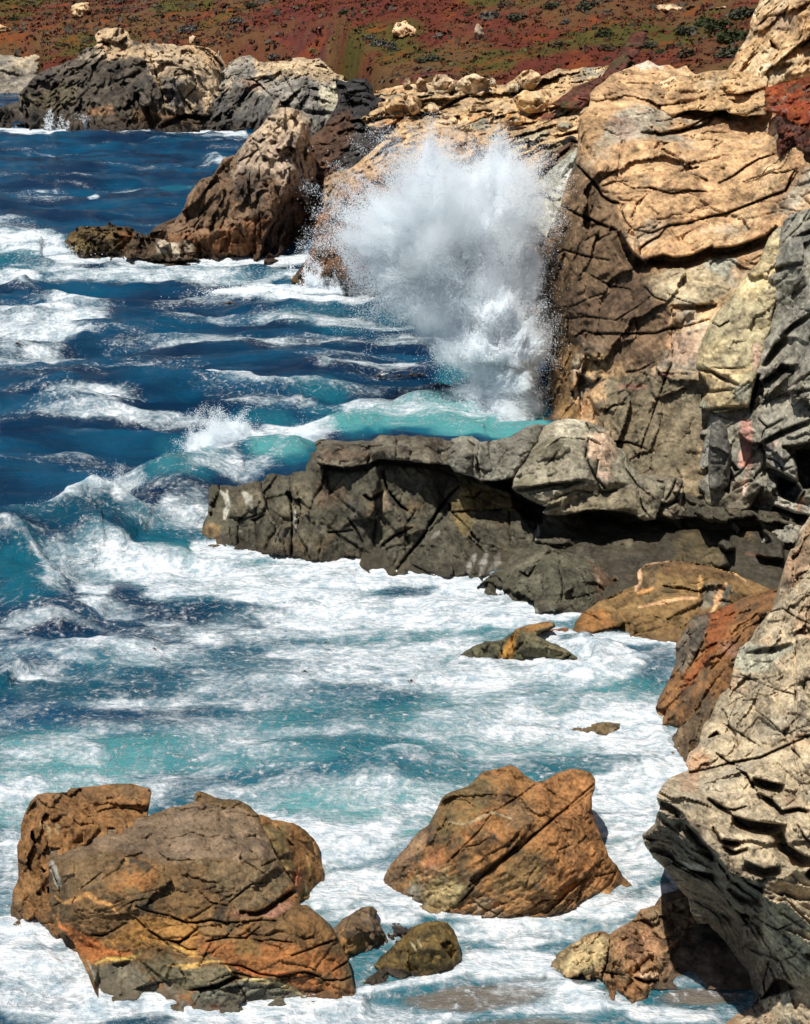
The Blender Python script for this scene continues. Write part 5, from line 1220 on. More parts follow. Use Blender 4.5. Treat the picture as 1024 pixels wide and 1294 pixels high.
rock('great_boulder', T('R1', 240,455, 262,400, 340,372, 460,330, 600,300, 720,275, 850,232, 960,205) + T('R2', 98,205, 106,158, 125,156, 200,185, 300,195, 370,225, 410,265, 440,330, 480,430, 520,505, 580,600, 625,680, 612,708, 650,715, 720,765,
     770,815, 800,870, 850,970, 870,1050, 885,1110, 892,1200, 890,1230, 660,1240, 560,1260, 400,1290, 250,1310, 130,1340, 60,1330, 0,1260) + T('R1', 850,1255, 720,1225, 540,1225, 500,1200, 460,1120, 410,1010, 360,900, 330,860, 290,860, 280,800, 240,700, 245,640, 235,520),
     [(64, 1078, 26.6), (90, 1062, 27), (150, 1045, 27.3), (245, 1014, 27.9), (250, 1002, 27.9), (310, 1012, 27.9), (330, 1040, 27.4), (100, 1090, 25.9), (160, 1087, 25.6), (240, 1090, 25.5), (330, 1080, 25.9), (200, 1050, 26.8), (280, 1045, 27), (355, 1100, 26),
      (380, 1140, 25.5), (372, 1130, 25.7), (100, 1150, 25.2), (180, 1150, 24.9), (260, 1140, 24.9), (320, 1130, 25.2), (78, 1170, 25.5), (110, 1200, 25.2), (135, 1268, W(1270)), (185, 1262, W(1266)), (150, 1225, 24.7), (220, 1215, 24.4), (300, 1190, 24.4), (370, 1180, 24.5),
      (410, 1180, 24.8), (440, 1220, 24.6), (448, 1262, W(1264)), (390, 1268, W(1268)), (340, 1272, W(1272)), (260, 1285, W(1284)), (240, 1284, W(1284)), (330, 1235, 24.0), (270, 1250, 23.9), (400, 1230, 24.1), (210, 1262, 24.5), (340, 1290, W(1274)), (440, 1280, W(1268))],
     (.145, .085, .036), M_near, mott=.8, rough_px=1.1, res=1.3, roll=.14, thick=2.0, wl=[(50, 1330), (112, 1330), (126, 1268), (185, 1263), (212, 1275), (240, 1284), (262, 1285), (300, 1280), (340, 1272), (390, 1269), (450, 1263)], warp=2.0, wsc=18, seed=105,
     pal=[((.20, .115, .045), .8, .0, .45), ((.10, .07, .035), .7, .05, .45), ((.26, .12, .04), .9, .25, .5), ((.055, .042, .028), .3, .22, .5)],
     facets=[(1.2, .13), (.5, .06), (.2, .025), (.09, .012)], crk=[(.9, .018, .12), (.4, .012, .06)], fb=[(.12, .014)], aniso=(1.7, 1, .7), bed=.1,
     cracks=[(T('R1', 670,720, 740,745, 830,765, 910,795, 969,800) + T('R2', 40,795, 120,798, 180,785, 260,800, 350,795, 420,785, 500,790), 1.8, .26), (T('R1', 660,770, 720,830, 800,880, 880,895, 969,830), 1.7, .24),
             (T('R1', 450,855, 500,862, 560,835, 620,800), 1.8, .22), (T('R2', 160,890, 250,870, 350,875, 420,820), 1.5, .2), (T('R2', 250,870, 310,815, 370,800), 1.2, .15), (T('R2', 580,960, 660,930, 740,900, 800,880), 1.6, .22),
             (T('R2', 0,900, 60,880, 120,820), 1.3, .16), (T('R2', 410,890, 470,880, 540,890, 580,895), 1.3, .15), (T('R2', 230,1000, 330,1010, 420,1050, 500,1060, 560,1050, 640,1040, 720,1060), 1.8, .25), (T('R2', 290,1040, 380,1065, 440,1070), 1.4, .18),
             (T('R2', 70,1130, 150,1115, 220,1100, 300,1060), 1.8, .3), (T('R2', 660,1040, 740,1080, 830,1080, 870,1060), 1.5, .2), (T('R2', 770,1040, 800,1020, 850,990), 1.3, .16), (T('R2', 300,1080, 340,1140, 370,1200), 1.2, .14),
             (T('R1', 390,640, 440,600, 500,550), 1.2, .12), (T('R1', 600,720, 660,690, 720,680), 1.1, .1), (T('R2', 270,700, 330,650, 380,610, 450,600), 1.4, .16), (T('R2', 120,640, 180,700, 260,715), 1.3, .14), (T('R2', 320,480, 400,530, 460,570), 1.1, .1),
             (T('R2', 430,520, 500,490), 1.4, .16), (T('R2', 600,860, 640,880, 690,870), 1.1, .12), (T('R2', 30,1020, 60,1080, 60,1110), 1.2, .14), (T('R1', 870,900, 920,930, 969,930), 1.3, .16),
             (T('R2', 0,640, 60,650, 120,630), 1.0, .08), (T('R1', 240,500, 290,620, 300,700, 260,720), 1.5, .15), (T('R1', 300,860, 340,900, 370,960, 400,1000), 2.0, .3)],
     unders=[(T('R2', 320,738, 400,745, 440,730, 500,690, 560,650, 610,615), .45, 9), (T('R2', 90,1115, 200,1110, 300,1060, 340,1070), .25, 6), (T('R1', 480,1000, 560,1000, 640,980), .15, 10),
             (T('R2', 500,1060, 560,1055, 600,1045), .2, 5)],
     polys=[(T('R1', 680,980, 720,1000, 800,1060, 880,1150, 960,1270, 900,1270, 840,1200, 760,1090), .14, 4)],
     zones=[(T('R1', 240,460, 270,395, 460,330, 720,275, 960,205, 969,500, 800,500, 560,440, 400,470, 300,490), (.175, .125, .080), 10, .8), (T('R2', 0,220, 110,200, 300,215, 400,260, 430,360, 490,480, 400,500, 160,480, 0,500), (.195, .140, .090), 12, .8),
            (T('R2', 100,160, 200,185, 370,230, 440,300, 420,310, 330,240, 130,210), (.15, .095, .04), 5, .8),
            (T('R1', 270,480, 470,450, 600,500, 600,600, 430,640, 320,660), (.15, .105, .055), 12, .5), (T('R2', 120,500, 480,500, 580,600, 480,700, 330,730, 180,640), (.185, .135, .075), 14, .6),
            (T('R1', 500,900, 660,780, 760,770, 969,780, 969,940, 800,900, 700,930), (.33, .165, .045), 12, .75), (T('R1', 290,810, 400,840, 500,910, 640,940, 640,980, 560,970, 440,1000, 400,960), (.33, .12, .035), 7, .85),
            (T('R2', 0,820, 130,800, 100,880, 0,900), (.34, .17, .05), 8, .6), (T('R2', 100,890, 300,880, 560,900, 760,950, 850,1000, 800,1060, 560,1040, 400,1050, 240,980, 120,960), (.27, .105, .032), 14, .8),
            (T('R2', 300,880, 420,880, 420,960, 300,950), (.20, .14, .05), 8, .6), (T('R2', 620,740, 720,780, 800,880, 640,900, 560,840), (.225, .115, .04), 10, .6),
            (T('R1', 640,1000, 800,960, 969,1000, 969,1120, 900,1180, 780,1090), (.135, .115, .065), 8, .85), (T('R1', 450,1020, 640,985, 760,1090, 880,1230, 700,1230, 520,1210), (.125, .12, .085), 8, .9),
            (T('R1', 460,1010, 570,990, 570,1080, 520,1080), (.07, .065, .045), 7, .8), (T('R2', 0,1020, 200,1000, 290,1050, 300,1080, 80,1140, 0,1110), (.145, .125, .075), 7, .9),
            (T('R2', 70,1140, 320,1075, 460,1095, 600,1130, 660,1180, 640,1210, 500,1220, 260,1290, 130,1300), (.135, .130, .095), 6, .95), (T('R2', 530,1080, 720,1080, 880,1120, 892,1200, 690,1195, 620,1130), (.30, .12, .042), 7, .85),
            (T('R2', 690,1110, 885,1120, 892,1200, 690,1195), (.20, .10, .035), 6, .6), (T('R2', 170,1190, 225,1190, 225,1235, 180,1235), (.22, .09, .05), 4, .7),
            (T('R2', 420,740, 500,700, 575,690, 580,720, 480,780, 430,760), (.34, .17, .11), 4, .8), (T('R2', 270,740, 420,745, 400,780, 280,780), (.24, .12, .07), 5, .6),
            (T('R1', 240,500, 265,490, 300,610, 290,640, 270,600), (.34, .32, .27), 3, .8), (T('R1', 800,1090, 860,1130, 969,1230, 969,1280, 900,1250), (.24, .22, .19), 5, .7)],
     veins=[(T('R1', 270,670, 310,700, 360,690, 430,655, 480,695, 540,710, 580,760), 2.6, (.46, .24, .085), .9), (T('R1', 290,715, 280,790, 310,830), 1.6, (.42, .2, .08), .7), (T('R1', 290,815, 370,850, 450,900, 500,940, 600,950), 3.2, (.42, .15, .045), .9),
            (T('R1', 470,1000, 520,975, 640,975, 700,945), 2.4, (.50, .36, .10), .8), (T('R1', 820,1010, 900,1005, 969,1010) + T('R2', 40,1020, 180,985, 240,990, 290,1050), 2.0, (.50, .30, .09), .8),
            (T('R2', 320,1075, 420,1080, 520,1100, 600,1135, 650,1170), 2.4, (.52, .42, .20), .85), (T('R2', 240,980, 330,1030, 420,1050, 540,1045, 640,1060, 690,1100), 2.6, (.38, .12, .035), .8), (T('R1', 660,700, 640,800, 660,860), 1.4, (.3, .17, .06), .5),
            (T('R1', 800,900, 900,930, 969,950), 2.2, (.48, .28, .07), .7), (T('R2', 0,930, 80,950, 160,970), 2.2, (.44, .25, .07), .7), (T('R1', 430,985, 520,1190), 1.4, (.30, .30, .25), .6)],
     wetline=(.22, (.055, .04, .025), .55), label='biggest brown boulder in the foreground surf, layered with orange seams and a grey foot', cat='boulder')

rock('pyramid_boulder', T('R3', 204,430, 212,400, 240,360, 290,300, 320,265, 345,250, 370,200, 390,165, 410,150, 470,130, 500,100, 515,85, 560,78, 600,66, 620,72, 645,95, 672,115, 700,115, 740,92, 780,78, 815,78, 845,90, 858,110, 855,140, 848,160, 850,200,
     865,250, 880,290, 900,350, 925,375, 945,410, 970,435, 960,460, 930,480, 900,495, 820,520, 740,545, 690,560, 620,560, 560,560, 480,560, 400,555, 340,530, 280,490, 230,460),
     [(484, 1115, W(1118)), (487, 1122, W(1122)), (520, 1138, W(1140)), (560, 1158, W(1159)), (600, 1162, W(1163)), (690, 1160, W(1161)), (740, 1148, W(1149)), (790, 1125, W(1127)), (797, 1118, W(1120)), (645, 969, 29.3), (610, 975, 29.2), (560, 1003, 28.7), (530, 1050, 28.1),
      (500, 1090, 27.7), (690, 988, 28.9), (735, 973, 29.3), (752, 985, 29.2), (750, 1020, 28.5), (775, 1090, 27.6), (640, 1030, 27.5), (600, 1060, 27.0), (690, 1050, 27.2), (560, 1100, 26.9), (640, 1100, 26.5), (720, 1100, 26.9), (580, 1130, 26.6), (700, 1130, 26.5),
      (580, 1020, 27.9), (600, 1180, W(1163)), (740, 1162, W(1149)), (520, 1150, W(1140))],
     (.225, .112, .040), M_near, res=1.35, roll=.15, thick=1.8, wl=[(480, 1117), (487, 1123), (520, 1140), (545, 1155), (575, 1160), (620, 1161), (690, 1160), (720, 1157), (740, 1148), (770, 1137), (797, 1120)], warp=2.0, wsc=18, seed=107,
     pal=[((.27, .135, .05), .8, .0, .45), ((.12, .08, .04), .6, .08, .4), ((.32, .14, .05), .8, .3, .5), ((.07, .045, .028), .25, .2, .5)],
     facets=[(1.1, .14), (.45, .06), (.18, .025), (.08, .012)], crk=[(.8, .018, .12), (.35, .012, .06)], fb=[(.12, .014)], aniso=(2.0, 1, .6), bed=.62,
     cracks=[(T('R3', 470,440, 520,400, 580,355, 620,330, 660,290, 720,240, 780,190, 855,125), 2.0, .22), (T('R3', 385,530, 450,480, 500,425), 1.7, .2), (T('R3', 690,270, 740,220, 800,185, 850,145), 1.3, .12), (T('R3', 560,370, 620,310, 690,265), 1.3, .12),
             (T('R3', 400,370, 450,320, 500,270, 540,215), 1.4, .14), (T('R3', 540,210, 580,190, 640,150, 680,120), 1.3, .14), (T('R3', 450,320, 500,310, 530,290), 1.2, .12), (T('R3', 700,130, 740,160, 780,180), 1.2, .12),
             (T('R3', 740,330, 790,310, 830,330), 1.1, .1), (T('R3', 600,540, 650,510, 700,480, 800,480), 1.2, .12), (T('R3', 480,480, 520,510, 580,530), 1.2, .12), (T('R3', 640,450, 660,400, 690,370), 1.1, .1), (T('R3', 750,260, 800,270), 1.1, .1), (T('R3', 860,410, 920,395), 1.2, .12)],
     unders=[(T('R3', 470,415, 540,370, 600,325, 650,295), .14, 5)],
     zones=[(T('R3', 680,120, 800,75, 860,100, 850,170, 900,360, 970,440, 760,500, 740,380, 700,280, 680,200), (.29, .135, .050), 14, .65), (T('R3', 430,520, 520,440, 700,470, 960,420, 960,470, 700,550, 480,545), (.30, .165, .07), 9, .65),
            (T('R3', 210,400, 320,260, 380,190, 360,280, 280,420, 240,440), (.16, .12, .08), 8, .6), (T('R3', 280,440, 330,370, 400,390, 460,440, 450,490, 380,530, 310,490), (.36, .33, .17), 12, .5),
            (T('R3', 390,130, 520,90, 540,170, 470,260, 380,300, 360,230), (.135, .105, .045), 12, .6), (T('R3', 560,170, 670,160, 680,240, 600,260), (.15, .10, .055), 10, .6), (T('R3', 620,330, 700,330, 700,430, 560,480, 530,430), (.145, .11, .05), 12, .6),
            (T('R3', 270,440, 320,430, 330,500, 270,480), (.17, .165, .14), 6, .7), (T('R3', 480,480, 540,480, 580,530, 500,545), (.30, .23, .15), 6, .6), (T('R3', 340,320, 400,330, 380,400, 310,430), (.33, .13, .06), 9, .45)],
     veins=[(T('R3', 470,440, 580,350, 720,235), 2, (.12, .06, .03), .5), (T('R3', 400,240, 460,250, 540,210, 600,230), 1.5, (.36, .33, .2), .5)],
     wetline=(.2, (.09, .06, .035), .5), label='single pyramid-shaped orange-brown boulder with slanting cracks, standing in white foam', cat='boulder')

rock('small_rock', T('R3', 40,575, 60,560, 85,535, 115,520, 140,503, 172,502, 188,515, 182,535, 200,560, 215,590, 225,610, 190,640, 150,665, 110,680, 60,670, 30,620),
     [(418, 1170, 25.9), (440, 1158, 26.1), (465, 1147, 26.2), (478, 1165, 26.1), (490, 1188, W(1194)), (450, 1208, W(1210)), (430, 1205, 25.3), (450, 1180, 25.4), (470, 1175, 25.7), (450, 1216, W(1208))],
     (.13, .085, .045), M_near, res=1.3, roll=.12, thick=.7, warp=1.6, wsc=10, seed=109, pal=[((.17, .135, .10), .3, .0, .5), ((.05, .04, .03), .3, .1, .5)], facets=[(.4, .09), (.16, .04)], crk=[(.3, .012, .07)], fb=[(.08, .015)],
     zones=[(T('R3', 80,570, 150,600, 150,660, 90,660, 60,620), (.26, .135, .04), 5, .7), (T('R3', 90,570, 130,570, 120,600, 70,600), (.02, .018, .016), 4, .8)],
     wetline=(.08, (.04, .03, .02), .6), label='small grey-topped rock against the right end of the biggest boulder', cat='rock')
rock('mussel_clump', T('R3', 212,558, 230,550, 250,548, 280,556, 302,562, 300,585, 280,605, 240,615, 215,600), [(490, 1170, 26.4), (522, 1170, 26.4), (505, 1164, 26.6), (500, 1188, W(1190)), (505, 1178, 26)],
     (.035, .028, .024), M_near, res=1.0, roll=.08, thick=.4, warp=1.8, wsc=6, seed=111, facets=[(.12, .06)], fb=[(.07, .05)], wet=.5, pal=[((.12, .06, .03), .1, .2, .5)], label='black mussel-covered rock between the two small brown rocks', cat='rock')
rock('small_rock', T('R3', 132,760, 140,740, 160,718, 190,700, 178,682, 200,655, 230,628, 262,600, 300,562, 350,545, 375,545, 405,552, 425,575, 440,615, 446,665, 444,705, 400,725, 340,740, 270,755, 200,775, 140,775),
     [(455, 1252, W(1252)), (475, 1230, 24.8), (480, 1215, 25.0), (510, 1185, 25.3), (545, 1163, 25.5), (570, 1168, 25.5), (582, 1195, 25.2), (582, 1226, W(1227)), (540, 1238, W(1238)), (500, 1248, W(1247)), (530, 1200, 24.8), (560, 1200, 24.9), (500, 1232, 24.9), (540, 1250, W(1240))],
     (.120, .080, .026), M_near, res=1.3, roll=.14, thick=.8, warp=1.6, wsc=10, seed=113, pal=[((.17, .11, .03), .35, .0, .5), ((.07, .05, .02), .3, .1, .5)], facets=[(.5, .09), (.2, .04)], crk=[(.35, .012, .06)], fb=[(.08, .015)], wet=.45,
     zones=[(T('R3', 130,770, 180,690, 260,690, 340,720, 260,760), (.028, .022, .018), 5, .9)], veins=[(T('R3', 290,610, 310,640), 1.2, (.4, .35, .2), .6), (T('R3', 310,600, 325,630), 1.2, (.4, .35, .2), .6)],
     wetline=(.07, (.04, .03, .02), .6), label='small wet olive-brown rock with a dark foot, right of the biggest boulder', cat='rock')

# ------------------------------------------------------------------ the sea
def blob(px, py, items, noise=None):
    """Sum of soft ellipses given in traced coordinates: (cx, cy, rx, ry, value)."""
    o = np.zeros(px.shape)
    for (cx, cy, rx, ry, v) in items:
        d = np.sqrt(((px - cx) / rx) ** 2 + ((py - cy) / ry) ** 2)
        if noise is not None: d = d + noise
        o = np.maximum(o, v * (1 - sst(.55, 1.25, d))) if v > 0 else o
    return o


FOAM = [(60, 168, 120, 5, .75), (180, 170, 60, 6, .7), (290, 172, 60, 3, .5), (265, 201, 17, 5, .95), (285, 181, 40, 4, .7), (20, 240, 70, 5, .6), (60, 250, 40, 4, .5), (160, 238, 50, 4, .55), (118, 250, 9, 4, .9),
        (30, 315, 85, 22, .98), (20, 290, 50, 8, .55), (215, 345, 200, 13, .72), (180, 330, 60, 8, .8), (25, 351, 30, 5, .9), (330, 372, 90, 14, .9), (430, 378, 80, 14, .95), (400, 350, 40, 8, .5),
        (45, 405, 95, 22, .80), (20, 445, 100, 18, .7), (110, 385, 60, 10, .6), (260, 380, 90, 7, .55), (330, 400, 130, 9, .6), (450, 410, 130, 9, .7), (260, 430, 130, 7, .6), (400, 430, 90, 8, .55), (520, 430, 60, 9, .6),
        (315, 492, 95, 9, .95), (470, 470, 90, 9, .7), (110, 512, 75, 8, .8), (130, 533, 150, 9, .7), (330, 515, 90, 7, .6), (60, 468, 60, 5, .5), (450, 500, 60, 8, .55), (430, 455, 70, 6, .55),
        (285, 565, 45, 26, .95), (360, 562, 50, 18, .85), (235, 600, 60, 30, .68), (300, 600, 60, 30, .66), (240, 660, 70, 30, .7), (395, 550, 40, 16, .8), (150, 620, 40, 14, .7), (120, 645, 62, 20, 1.0), (40, 645, 50, 8, .8),
        (180, 668, 40, 24, .7), (30, 700, 60, 12, .55), (110, 720, 80, 30, .72), (140, 770, 60, 12, .8), (120, 745, 40, 22, .85), (60, 790, 90, 12, .7), (200, 720, 90, 24, .8),
        (500, 530, 120, 20, .66), (470, 515, 60, 12, .8), (620, 530, 70, 26, .75), (560, 500, 80, 12, .5), (560, 545, 90, 16, .6),
        (350, 740, 200, 36, .95), (520, 770, 170, 36, .95), (480, 735, 120, 16, 1.0), (640, 775, 110, 24, .95), (620, 748, 60, 14, 1.), (420, 800, 150, 50, .78), (300, 790, 150, 40, .66), (600, 850, 240, 60, .82), (760, 850, 110, 40, .95),
        (780, 920, 110, 60, .95), (850, 970, 60, 60, .95), (650, 930, 190, 50, .78), (300, 870, 330, 50, .63), (120, 830, 150, 26, .70), (40, 860, 60, 14, .7), (300, 950, 360, 30, .60), (80, 950, 120, 24, .70), (60, 1000, 110, 40, .74),
        (420, 1010, 200, 30, .68), (450, 1040, 160, 22, .88), (430, 1080, 120, 40, .93), (800, 1010, 90, 60, .9), (800, 1090, 60, 40, .97), (450, 1130, 80, 50, .97), (20, 1100, 60, 100, .74), (40, 1210, 110, 60, 1.0), (120, 1270, 200, 40, .98), (20, 1180, 60, 30, 1.),
        (500, 1155, 60, 30, .95), (640, 1180, 160, 26, .96), (760, 1150, 80, 26, .9), (640, 1215, 100, 24, .93), (500, 1280, 130, 26, .85), (700, 1265, 120, 26, .9), (850, 1285, 80, 16, .93), (330, 1300, 200, 24, .95), (620, 1245, 120, 20, .55), (850, 1140, 50, 20, .9)]
TEAL = [(560, 535, 190, 32, 1.0), (640, 550, 70, 20, 1.), (440, 540, 60, 22, 1.), (355, 580, 60, 26, .85), (230, 600, 70, 40, .60), (215, 690, 90, 30, .45), (330, 530, 60, 12, .5), (100, 680, 120, 26, .36), (40, 740, 70, 40, .45),
        (400, 500, 60, 14, .5), (600, 480, 60, 20, .6), (240, 345, 200, 12, .35), (20, 320, 90, 30, .6), (220, 238, 30, 6, .5), (350, 720, 260, 50, .7), (600, 800, 260, 60, .7), (700, 900, 300, 90, .72), (250, 860, 330, 50, .38), (250, 950, 400, 36, .72),
        (500, 930, 300, 60, .72), (60, 1000, 140, 80, .85), (450, 1040, 200, 60, .95), (450, 1150, 600, 90, .6), (440, 405, 120, 20, .4), (20, 890, 120, 20, .1)]


def build_water():
    gx = np.r_[[-9000, -4000, -2000, -1000, -500, -250, -120], np.arange(-60, 1084, 2.0), [1120, 1250, 1500, 2000, 3000, 5000, 9000]]
    gy = np.r_[[-57, -50, -30, 0, 30, 60, 80], np.arange(95, 1330, 1.9), [1340, 1370, 1420, 1550, 1800, 2300, 3200, 4500]]
    U, Vv = np.meshgrid(gx, gy)
    u, v = U.ravel(), Vv.ravel()
    Yw = W(v)
    P = at(u, v, Yw)
    X, Yg = P[:, 0], P[:, 1]
    fade = 1 - sst(150, 400, Yg)
    P2 = np.c_[X, Yg, X * 0]
    # open-sea swell and chop
    calm = np.maximum(sst(690, 820, v), sst(230, 300, u) * sst(600, 690, v))                                    # inside the cove
    sw = fbm(np.c_[X / 13, Yg / 5.2, X * 0], 701, 3, .45, ridge=False)
    sw2 = fbm(np.c_[X / 4.2, Yg / 1.7, X * 0 + 3], 711, 3, .5)
    ch = fbm(np.c_[X / 1.1, Yg / .6, X * 0 + 5], 721, 3, .55)
    rdg = 1 - np.abs(fbm(np.c_[X / 3.0, Yg / 1.5, X * 0 + 9], 731, 2, .5)) * 2.2
    z = fade * ((.55 - .40 * calm) * sw + (.62 - .48 * calm) * sw2 + (.085 - .045 * calm) * ch + (.09 - .06 * calm) * rdg)
    fm = np.zeros(len(u))

    wx = fbm(np.c_[X / 2.2, Yg / 2.2, X * 0 + 1], 742, 4, .55); wy = fbm(np.c_[X / 2.2, Yg / 2.2, X * 0 + 7], 743, 4, .55)

    def crest(pts, h, wf, wb, drop=0.0, dz=None):
        """A breaking wave along a traced crest line: steep on the side towards the camera."""
        q = np.array([at(a, b, W(b, h * .8))[:2] for a, b in pts])
        d, s, t = pdist(X + .9 * wx, Yg + 1.3 * wy, q)
        env = np.sin(np.pi * np.clip(t, 0, 1)) ** .7
        hh = 1 + .25 * vn(np.c_[X / 1.6, Yg / 3, X * 0], 741)
        front = s > 0            # right of the line when drawn left to right: the camera side
        prof = np.where(front, np.exp(-(d / wf) ** 2), np.exp(-(d / wb) ** 2))
        trough = np.where(front, np.exp(-((d - wf * 2.2) / (wf * 1.1)) ** 2), 0)
        return h * env * hh * prof - drop * env * trough, env, d, s

    for (pts, h, wf_, wb_, dr), cf in zip([
        ([(-60, 652), (0, 645), (60, 640), (110, 630), (150, 632), (200, 636)], 1.15, .8, 2.4, .25),
        ([(170, 625), (215, 590), (255, 566), (300, 552), (345, 556), (400, 545), (430, 540)], 1.0, .9, 2.2, .1),
        ([(395, 530), (440, 516), (500, 512), (560, 506), (620, 500), (680, 505)], .8, 1.2, 3.0, .0),
        ([(-60, 670), (0, 688), (40, 705), (80, 730), (110, 738), (170, 742)], .55, .6, 1.8, .2),
        ([(-60, 300), (0, 302), (60, 306), (90, 318)], .9, 1.0, 3.0, .2),
        ([(240, 362), (300, 364), (380, 364), (460, 368)], .6, .8, 2.5, .1),
        ([(230, 492), (300, 486), (400, 488), (430, 494)], .45, .7, 2.5, .1),
        ([(0, 470), (80, 474), (200, 478), (300, 470)], .5, 1.2, 3.0, .15),
        ([(40, 512), (100, 508), (180, 510)], .35, .6, 2.0, .1),
        ([(0, 350), (25, 348), (50, 356)], .4, .6, 1.5, .1),
        ([(250, 204), (265, 197), (285, 204)], .9, 1.2, 2.0, .0),
        ([(640, 800), (700, 812), (790, 826), (850, 838)], .25, .4, 1.2, .05),
        ([(0, 800), (60, 806), (140, 812), (220, 806)], .3, .5, 1.6, .1),
        ([(-20, 838), (10, 832), (40, 842)], .35, .4, 1.0, .05),
        ([(300, 940), (400, 950), (500, 960), (600, 950)], .22, .4, 1.5, .05),
        ([(200, 1030), (400, 1026), (560, 1020)], .22, .35, 1.4, .05),
        ([(520, 752), (600, 762), (700, 785), (740, 770)], .25, .4, 1.5, .0)],
            [.95, .95, .7, .8, 1, .95, .9, .5, .8, .8, .9, .9, .7, .6, .7, .9, .9]):
        dz, env, d, s = crest(pts, h, wf_, wb_, dr)
        z += dz
        back = np.exp(-np.clip(d, 0, None) / (wb_ * .45)) * (s < 0) + np.exp(-(d / (wf_ * .75)) ** 2) * (s >= 0)
        fm = np.maximum(fm, env * back * cf)
    # painted masks, with ragged edges
    jn = fbm(np.c_[X / 2.0, Yg / 1.3, X * 0], 751, 4, .55) * .55
    foam = blob(u, v, FOAM, jn)
    teal = blob(u, v, TEAL, jn * .6)
    teal = np.maximum(teal, .34 * sst(690, 780, v) * sst(150, 350, u) + .26 * sst(900, 980, v))
    foam = np.maximum(foam, np.clip(fm + jn * .5 * (fm > .1), 0, 1))
    # stray flecks on open water, along the chop
    foam = np.maximum(foam, .46 * sst(.12, .45, fbm(np.c_[X / 5.0, Yg / 1.2, X * 0 + 2], 761, 4, .6)) * (1 - calm))
    foam = np.maximum(foam, calm * .54)
    dark = blob(u, v, [(30, 875, 90, 18, .7), (130, 880, 90, 8, .5), (90, 800, 60, 9, .6), (220, 770, 90, 12, .5), (240, 855, 100, 8, .35), (50, 690, 90, 14, .8), (20, 735, 50, 30, .85), (320, 585, 30, 14, .8), (210, 615, 30, 16, .6), (440, 530, 30, 8, .8), (430, 800, 70, 14, .25),
                       (540, 555, 80, 12, .5), (440, 945, 130, 9, .5), (170, 940, 60, 10, .5), (130, 905, 80, 8, .4), (300, 905, 70, 8, .3), (440, 1040, 40, 12, .4)], jn)
    shore = np.zeros(len(u))
    for pts, r_ in [([(250, 694), (287, 697), (365, 706), (415, 712), (453, 716), (465, 728), (545, 730), (600, 737), (580, 760), (640, 768), (710, 780), (740, 772)], 12), ([(690, 806), (720, 807), (800, 813), (860, 812)], 10),
                    ([(583, 834), (640, 840), (740, 840)], 7), ([(826, 900), (832, 920), (850, 960), (868, 972), (850, 985)], 12), ([(10, 1172), (50, 1172), (80, 1204), (128, 1270), (190, 1266), (240, 1287), (340, 1276), (452, 1266)], 16),
                    ([(484, 1118), (545, 1158), (620, 1164), (690, 1163), (740, 1151), (800, 1120)], 12), ([(418, 1120), (400, 1146)], 10), ([(455, 1254), (540, 1241), (584, 1228)], 9), ([(697, 1234), (748, 1268), (800, 1275)], 9),
                    ([(60, 330), (110, 331), (170, 324), (190, 330), (260, 330), (340, 333), (392, 326)], 6), ([(372, 368), (400, 378), (460, 378)], 8), ([(0, 163), (100, 168), (160, 168), (270, 168), (310, 170)], 3), ([(812, 1062), (870, 1136)], 10)]:
        d, _, _ = pdist(u, v, pts)
        shore = np.maximum(shore, 1 - sst(r_ * .3, r_ * 1.5, d + jn * r_ * .9))
    foam = np.maximum(foam, .98 * shore)
    z = z * (1 - .75 * np.clip(shore * 1.3, 0, 1)) + .06 * shore
    foam = foam * (1 - dark * .72 * (1 - shore))
    sand = blob(u, v, [(585, 1262, 110, 18, 1.), (700, 1240, 60, 10, .6), (800, 1135, 30, 8, .5), (880, 1262, 70, 14, 1.), (740, 1135, 50, 8, .5), (450, 1275, 60, 10, .4), (600, 1300, 200, 14, .7)], jn)
    foam = foam * (1 - .30 * sand)
    z = z + .05 * foam * fbm(np.c_[X / .5, Yg / .4, X * 0], 771, 3) * fade
    V3 = np.c_[X, Yg, z]
    nx = len(gx)
    i = np.arange(len(gy) - 1)[:, None] * nx + np.arange(nx - 1)[None]
    F = np.stack([i, i + nx, i + 1 + nx, i + 1], -1).reshape(-1, 4)
    return link_mesh('sea', V3, F, water_mat(), None, dict(foam=foam, teal=teal, sand=sand))


